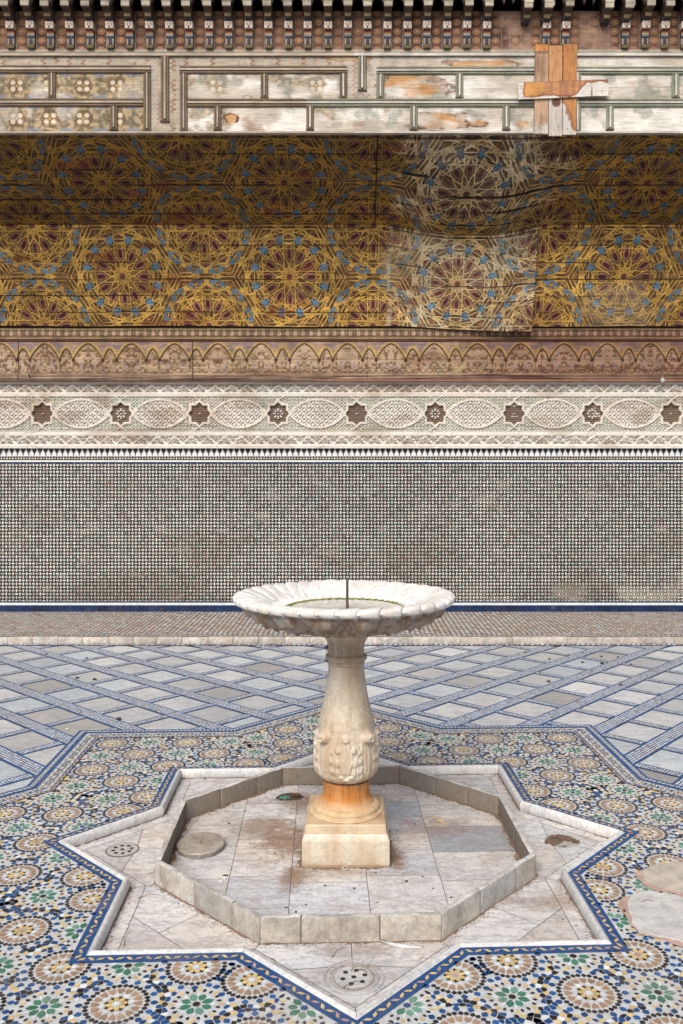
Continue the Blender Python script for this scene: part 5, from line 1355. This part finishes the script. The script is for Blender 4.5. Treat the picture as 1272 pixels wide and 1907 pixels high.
# broken drain
dX, dY = floor_pt(1047, 1567, ZF); q = PB(); q.prism([(.098 * math.cos(k * PI / 16), .085 * math.sin(k * PI / 16)) for k in range(32)], 0, .0022, (.60, .57, .52))
for k in range(5): q.prism([(.012 * math.cos(t) + .06 * math.cos(k * 1.1 + .2), .010 * math.sin(t) - .02 + .05 * math.sin(k * 1.1 + .2)) for t in np.arange(8) * PI / 4], .0022, .0030, (.12, .09, .07))
o = q.build('broken_drain_plate', CURB); o.location = (dX, dY, ZF + .0004); tag(o, 'cracked perforated marble plate around the leaf filled hole in the right star point', 'drain cover')
def blob_poly(cx, cy, pts, z, col, name, mat, label, cat, th=.004, rz=0., edge=None, kind=None, zz=0.):
    W = np.array([floor_pt(x, y, zz) for x, y in pts]); c = W.mean(0); D = W - c; out = []
    n = len(D)
    for i in range(n):
        a, b = D[i], D[(i + 1) % n]
        for s in range(6):
            p = a + (b - a) * s / 6; out.append(p * (1 + .05 * (random.random() - .5)))
    pb = PB(); pb.prism([(p[0], p[1]) for p in out][::-1] if False else [(p[0], p[1]) for p in out], 0, th, col)
    o = pb.build(name, mat); o.location = (c[0], c[1], z); tag(o, label, cat, kind=kind); return o
blob_poly(0, 0, [(1014, 1568), (1022, 1560), (1040, 1555), (1060, 1559), (1074, 1566), (1066, 1569), (1050, 1567), (1044, 1572), (1030, 1577), (1024, 1571)], ZF + .0030, (.17, .115, .085), 'broken_drain', CONC, 'broken drain hole choked with brown leaves in the right point of the star', 'drain', .003, zz=ZF)
for n_, (x, y, s) in enumerate(((1030, 1562, .030), (1052, 1566, .026), (1072, 1570, .022), (1022, 1571, .02))):
    X, Y = floor_pt(x, y, ZF); pb = PB()
    for k in range(16):
        a = random.uniform(0, 6.28); dx, dy = random.uniform(-s, s), random.uniform(-s * .7, s * .7); l = random.uniform(.006, .013); h = random.uniform(.001, .008)
        t = np.array((math.cos(a), math.sin(a), random.uniform(-.3, .3))); u = np.array((-t[1], t[0], random.uniform(-.3, .3))); c = np.array((dx, dy, h))
        pb.poly([tuple(c - t * l), tuple(c - u * l * .4), tuple(c + t * l), tuple(c + u * l * .4)], tuple(C(.20, .11, .07) * random.uniform(.6, 1.5)))
    o = pb.build('leaf_litter', PLAIN); o.location = (X, Y, ZF + .004); tag(o, ['heap of dry leaves on the left of the broken drain', 'heap of dry leaves in the middle of the broken drain', 'heap of dry leaves on the right of the broken drain', 'small heap of dry leaves at the front left rim of the broken drain'][n_], 'dry leaves', kind='stuff')
# hole behind the fountain foot with a green rag
blob_poly(0, 0, [(513, 1487), (522, 1480), (540, 1477), (556, 1479), (566, 1484), (560, 1489), (540, 1491), (524, 1491)], ZF + .0008, (.085, .055, .04), 'floor_hole', CONC, 'dark ragged hole in the basin floor left of the fountain foot', 'hole', .002, zz=ZF)
X, Y = floor_pt(530, 1487, ZF); pb = PB()
for i in range(5):
    for j in range(3):
        f = lambda a, b: ((a - 2.5) * .013, (b - 1.5) * .016, .006 + .006 * math.sin(a * 1.9 + b * 2.7)); pb.poly([f(i, j), f(i + 1, j), f(i + 1, j + 1), f(i, j + 1)], (.10, .24, .19))
o = pb.build('green_rag', PLAIN); o.location = (X, Y, ZF + .002); tag(o, 'crumpled green scrap in the hole left of the fountain foot', 'rag'); o.modifiers.new('Solid', 'SOLIDIFY').thickness = .002
X, Y = floor_pt(552, 1484, ZF); pb = PB()
for k in range(14):
    a = random.uniform(0, 6.28); c = np.array((random.uniform(-.03, .03), random.uniform(-.02, .02), random.uniform(.004, .016))); t = np.array((math.cos(a), math.sin(a), .2)) * .014; u = np.array((-math.sin(a), math.cos(a), .1)) * .006
    pb.poly([tuple(c - t), tuple(c - u), tuple(c + t), tuple(c + u)], tuple(C(.16, .08, .05) * random.uniform(.6, 1.6)))
o = pb.build('leaf_litter', PLAIN); o.location = (X, Y, ZF + .002); tag(o, 'clump of brown leaves in the hole beside the green scrap', 'dry leaves', kind='stuff')
# metal ring by the plinth
X, Y = floor_pt(643, 1618.5, ZF); pb = PB()
n1, n2 = 20, 8
for i in range(n1):
    for j in range(n2):
        def tp(i, j): a, b = 2 * PI * i / n1, 2 * PI * j / n2; r = .0125 + .0052 * math.cos(b); return (r * math.cos(a), r * math.sin(a) * .9, .007 + .0062 * math.sin(b))
        pb.poly([tp(i, j), tp(i + 1, j), tp(i + 1, j + 1), tp(i, j + 1)], (.40, .35, .28))
o = pb.build('pipe_collar', PLAIN, smooth=True); o.location = (X, Y, ZF); o.rotation_euler = (.35, 0, 0); tag(o, 'small round pipe collar at the front foot of the plinth', 'pipe end')
X, Y = floor_pt(556, 1587, ZF); pb = PB(); tube(pb, [(-.015, 0, .006), (.015, .003, .008)], .008, 8, (.30, .26, .2)); o = pb.build('pipe_stub', PLAIN); o.location = (X, Y, ZF + .002); tag(o, 'small pipe stub at the left side of the plinth', 'pipe end')
# stone chip
def rock(name, x, y, s, col, label, cat, z=ZF, group=None, zs=.5):
    X, Y = floor_pt(x, y, z); import bmesh
    bm = bmesh.new(); bmesh.ops.create_icosphere(bm, subdivisions=2, radius=1)
    rs = np.random.default_rng(int(x * 7 + y))
    for v in bm.verts:
        k = 1 + .35 * (rs.random() - .5); v.co = (v.co.x * s[0] * k, v.co.y * s[1] * k, max(v.co.z, -.6) * s[2] * k + s[2] * .6)
    me = bpy.data.meshes.new(name); bm.to_mesh(me); bm.free(); a = me.attributes.new('Col', 'FLOAT_COLOR', 'POINT'); a.data.foreach_set('color', np.tile(np.array((*col, 1), np.float32), len(me.vertices)))
    o = link(name, me, PLAIN); o.location = (X, Y, z); tag(o, label, cat, group); return o
rock('stone_chip', 822, 1531, (.030, .022, .014), (.52, .40, .26), 'small tan chip of stone lying to the right of the fountain plinth', 'stone chip')
rock('bird_dropping', 418, 1635, (.013, .012, .004), (.75, .74, .7), 'white splash below the round stone lid', 'dropping'); rock('bird_dropping', 411, 1641, (.010, .009, .004), (.75, .74, .7), 'smaller white splash just in front of the other one below the stone lid', 'dropping')
rock('dark_clod', 420, 1631, (.014, .008, .004), (.06, .045, .035), 'dark clod touching the white splashes below the stone lid', 'dirt')
spots = [(456, 1512), (426, 1534), (431, 1619), (512, 1589), (570, 1685), (551, 1699), (533, 1691), (790, 1620), (787, 1633), (757, 1642), (840, 1672), (807, 1655), (797, 1483), (430, 1575), (703, 1681), (605, 1650), (773, 1535), (660, 1655), (700, 1625), (360, 1560),
         (996, 1614), (1048, 1713), (1073, 1724), (382, 1451), (343, 1452)]
near_s = ['beside', 'near']
for i, (x, y) in enumerate(spots):
    s = random.uniform(.0035, .008); rock('dirt_speck', x, y, (s, s * .8, s * .6), (.05, .03, .025), 'tiny dark speck of dirt scattered on the pale marble of the basin', 'dirt', group='dark specks on the marble basin floor')
for i, (x, y) in enumerate([(1086, 1217), (1099, 1215), (1120, 1223), (1085, 1234), (1121, 1236), (1102, 1250), (1156, 1277), (1023, 1228), (1022, 1270), (978, 1215), (1151, 1224), (1175, 1238), (965, 1270), (86, 1219), (162, 1226), (144, 1263), (176, 1266), (221, 1340), (1059, 1220)]):
    s = random.uniform(.012, .024); rock('dirt_clod', x, y, (s, s * .8, s * .5), (.04, .025, .03), 'dark clod of dirt scattered on the diamond paving before the wall', 'dirt', z=.003, group='dark clods on the diamond paving')
rock('pale_pebble', 125, 1358.5, (.014, .011, .008), (.7, .66, .6), 'tiny pale pebble on the diamond paving left of the star mosaic', 'pebble', z=.003)
rock('dark_pebble', 1163, 1697, (.007, .007, .006), (.06, .02, .03), 'dark pebble on the pink mortar, rear one of two beside the cement patch', 'pebble', z=.012); rock('dark_pebble', 1163, 1707, (.007, .007, .006), (.08, .04, .03), 'dark pebble on the pink mortar, front one of two beside the cement patch', 'pebble', z=.012)
# twigs
def twig(x0, y0, x1, y1, label, r=.0022, z=ZF, bend=.01):
    r *= .62
    a = np.array(floor_pt(x0, y0, z)); b = np.array(floor_pt(x1, y1, z)); m = (a + b) / 2; d = b - a; nn = np.array([-d[1], d[0]]) / np.hypot(*d)
    P = []
    for t in np.linspace(0, 1, 7): q = a + d * t + nn * bend * math.sin(PI * t) - m; P.append((q[0], q[1], .003 + .004 * math.sin(PI * t)))
    pb = PB(); tube(pb, P, [r * (1.1 - .6 * t) for t in np.linspace(0, 1, 7)], 5, (.16, .10, .065)); o = pb.build('twig', PLAIN); o.location = (m[0], m[1], z); tag(o, label, 'twig', 'fallen twigs')
tw = [(256, 1674, 296, 1667, 'long thin bent twig left of the octagonal curb, by its left corner'), (232, 1763, 242, 1735, 'short thick twig near the lower left point of the marble star'), (276, 1628, 290, 1631, 'tiny twig touching the left corner of the octagonal curb'), (388, 1517, 395, 1522, 'tiny twig in the shade of the rear left curb'),
      (406, 1562, 412, 1566, 'reddish twig tip just behind the round stone lid'), (412, 1567, 426, 1561, 'thin forked twig just behind the round stone lid'), (498, 1797, 472, 1775, 'thin twig lying on the marble strip left of the front star point'), (505, 1786, 512, 1801, 'upright looking twig on the marble left of the front drain'), (619, 1784, 642, 1766, 'dark twig above left of the front drain'),
      (781, 1790, 795, 1786, 'pair-like twig bit to the right of the front drain'), (655, 1810, 668, 1802, 'twig crossing the rear edge of the front drain'), (660, 1813, 682, 1808, 'twig lying over the right rear of the front drain'), (652, 1838, 672, 1829, 'twig across the front holes of the front drain'), (640, 1842, 655, 1838, 'twig at the front left rim of the front drain'), (668, 1808, 684, 1816, 'twig slanting over the right holes of the front drain'),
      (686, 1804, 690, 1799, 'short twig above right of the front drain'), (490, 1759, 545, 1763, 'long thin twig in front of the left half of the front curb'), (300, 1779, 316, 1776, 'thin twig beside the lower left marble edging'), (615, 1862, 622, 1858, 'small twig near the very front of the marble star'), (1196, 1680, 1217, 1680, 'thin dark stick lying on the cement patch at right')]
for t in tw: twig(*t[:5], z=(.016 if t[0] > 1190 else ZF))
# feather
a = np.array(floor_pt(706, 1754, ZF)); b = np.array(floor_pt(784, 1768, ZF)); d = b - a; nn = np.array([-d[1], d[0]]) / np.hypot(*d); L = []; R = []; Mid = []
for t in np.linspace(0, 1, 16):
    c = d * t - nn * .014 * math.sin(PI * t); w = .011 * math.sin(PI * min(1, t * 1.05 + .03)) ** .5 * (1 - .6 * t) if t < .85 else .0012
    Mid.append((c[0], c[1], .006)); L.append((c[0] + nn[0] * w * 1.4, c[1] + nn[1] * w * 1.4, .010)); R.append((c[0] - nn[0] * w * .7, c[1] - nn[1] * w * .7, .004))
pb = PB(); pd = PB()
for i in range(15):
    col = tuple(mixc(C(.10, .09, .09)[None], C(.78, .79, .82), np.array([min(1, i / 6)]))[0]); pb.poly([Mid[i], Mid[i + 1], L[i + 1], L[i]], col); pb.poly([R[i], R[i + 1], Mid[i + 1], Mid[i]], col)
fe = empty('feather', (a[0], a[1], ZF)); tag(fe, 'white feather with a dark tip lying in front of the octagonal curb', 'feather'); vo_ = pb.build('vane', PLAIN, fe); vo_.modifiers.new('Solid', 'SOLIDIFY').thickness = .0008
tube(pd, [(m[0], m[1], m[2] + .001) for m in Mid], .0013, 5, (.7, .68, .62)); pd.build('quill', PLAIN, fe)

# silt gathered along the foot of the curb and plinth
def silt(name, pts, wmax, label, seed, cov=.75, to=lambda p: LW(p)):
    pb = PB(); k = 0
    for (a, b) in zip(pts[:-1], pts[1:]):
        a, b = np.array(a, float), np.array(b, float); L = np.hypot(*(b - a)); t = (b - a) / L; nn = np.array([-t[1], t[0]]); m = int(L / .008)
        prev = None
        for i in range(m + 1):
            c = a + (b - a) * i / m; v_ = float(fbm(np.array(k * .13), np.array(seed * 1.), 1)); w_ = max(0, (v_ - (1 - cov) + .05)) * wmax * 1.6 * (.6 + .8 * random.random()); k += 1
            cur = (c, c + nn * w_)
            if prev is not None and (w_ > .0015):
                q = [to(prev[0]) + (.0012,), to(cur[0]) + (.0012,), to(cur[1]) + (.0010,), to(prev[1]) + (.0010,)]
                pb.poly(q, tuple(C(.22, .145, .10) * random.uniform(.7, 1.3)))
            prev = cur
            for _ in range(2):
                if random.random() < cov * .8:
                    d = c + nn * (w_ + abs(random.gauss(0, wmax * .9))); r_ = random.uniform(.0012, .0038); a0 = random.uniform(0, 6)
                    pb.poly([to((d[0] + r_ * math.cos(a0 + z) * (1 + .6 * (z > 3)), d[1] + r_ * math.sin(a0 + z))) + (.0016,) for z in (0, 1.3, 2.6, 3.9, 5.1)], tuple(C(.16, .10, .07) * random.uniform(.5, 1.6)))
    o = pb.build(name, PLAIN); o.location.z = ZF; tag(o, label, 'dirt', kind='stuff'); return o
ii_ = octo(OI - .0005); oo_ = octo(OR + .0005)
silt('silt', [ii_[k % 8] for k in range(-1, 7)], .030, 'brown silt gathered along the inside foot of the octagonal curb', 3, .85)
silt('silt', [oo_[k % 8] for k in range(7, -2, -1)], .016, 'thin line of dirt along the outside foot of the octagonal curb', 8, .8)
pw = .232; silt('silt', [(FX + x * pw, FY + y * pw) for x, y in ((1, 1), (1, -1), (-1, -1), (-1, 1))][::1], .028, 'dirt gathered around the foot of the fountain plinth', 5, .8, to=lambda p: (p[0], p[1]))
is_ = star(A1 - .034)
silt('silt', [is_[k % 16] for k in range(0, 17)], .014, 'fine dirt along the inner foot of the star edging', 11, .65)

# cement patches at right
def patch(pts, z, col, name, mat, label, cat, th): return blob_poly(0, 0, pts, z, col, name, mat, label, cat, th)
patch([(1183, 1628), (1210, 1618), (1240, 1612), (1330, 1606), (1400, 1640), (1400, 1672), (1290, 1671), (1220, 1662), (1196, 1650)], .0093, (.50, .36, .29), 'mortar_bed', CONC, 'pinkish mortar showing around the farther cement patch', 'mortar', .002)
patch([(1150, 1688), (1160, 1676), (1180, 1672), (1200, 1665), (1262, 1669), (1420, 1672), (1500, 1800), (1330, 1790), (1230, 1752), (1190, 1745), (1172, 1720), (1158, 1700)], .0095, (.46, .32, .26), 'mortar_bed', CONC, 'pinkish mortar showing around the nearer cement patch', 'mortar', .002)
patch([(1197, 1626), (1234, 1613), (1330, 1608), (1400, 1640), (1400, 1669), (1275, 1667), (1215, 1655), (1198, 1642)], .0122, (.50, .45, .38), 'cement_patch', CONC, 'yellowish rough cement patch in the mosaic at right, the farther one', 'cement patch', .005)
patch([(1168, 1690), (1178, 1672), (1200, 1666), (1256, 1672), (1300, 1690), (1420, 1700), (1500, 1790), (1330, 1776), (1262, 1757), (1210, 1747), (1190, 1743), (1177, 1725)], .0125, (.58, .565, .54), 'cement_patch', CONC, 'smooth white cement patch in the mosaic at right, the nearer one', 'cement patch', .005)

# unseen courtyard side behind the camera, added to block low sky from the ceiling
ow = PB()
for i, x in enumerate(np.arange(-12., 12., 3.)):
    ow.box(x, x + 1.0, -10.4, -10., 0, 4.2, (.50, .42, .34)); ow.box(x + 1.0, x + 3., -10.4, -10., 3.1, 4.2, (.50, .42, .34))
ow.box(-12, 12, -11.5, -10.02, 4.2, 6.4, (.46, .38, .30)); ow.box(-12, 12, -13., -12.6, 0, 4.2, (.35, .29, .24)); ow.box(-12, 12, -12.6, -9.6, 6.4, 6.6, (.16, .22, .17))
oo = ow.build('sky_block_arcade', CONC); tag(oo, 'unseen plain arcade added behind the viewer to block low sky from the ceiling', 'building')

# ------------------------------------------------------------------ light
w = bpy.data.worlds.new('World'); SC.world = w; w.use_nodes = True; nt = w.node_tree; bg = nt.nodes['Background']
sky = nt.nodes.new('ShaderNodeTexSky'); sky.sky_type = 'NISHITA'; sky.sun_disc = False
EL, AZ = math.radians(44), math.radians(196)      # azimuth clockwise from +Y: behind the camera, a little left
sky.sun_elevation = EL; sky.sun_rotation = AZ; sky.air_density = 1.; sky.dust_density = 4.; sky.ozone_density = 1.
nt.links.new(sky.outputs['Color'], bg.inputs['Color']); bg.inputs['Strength'].default_value = .085
sl = bpy.data.lights.new('sun', 'SUN'); sl.energy = 2.1; sl.angle = math.radians(38); sl.color = (1., .955, .89)
so_ = bpy.data.objects.new('sun', sl); COL.objects.link(so_)
from mathutils import Vector
dv = Vector((math.sin(AZ) * math.cos(EL), math.cos(AZ) * math.cos(EL), math.sin(EL))); so_.rotation_euler = dv.to_track_quat('Z', 'Y').to_euler(); so_.location = (-3, -4, 9)
SC.view_settings.view_transform = 'Standard'; SC.view_settings.look = 'None'; SC.view_settings.exposure = .55; SC.view_settings.gamma = 1
SC.cycles.max_bounces = 6; SC.cycles.use_adaptive_sampling = True
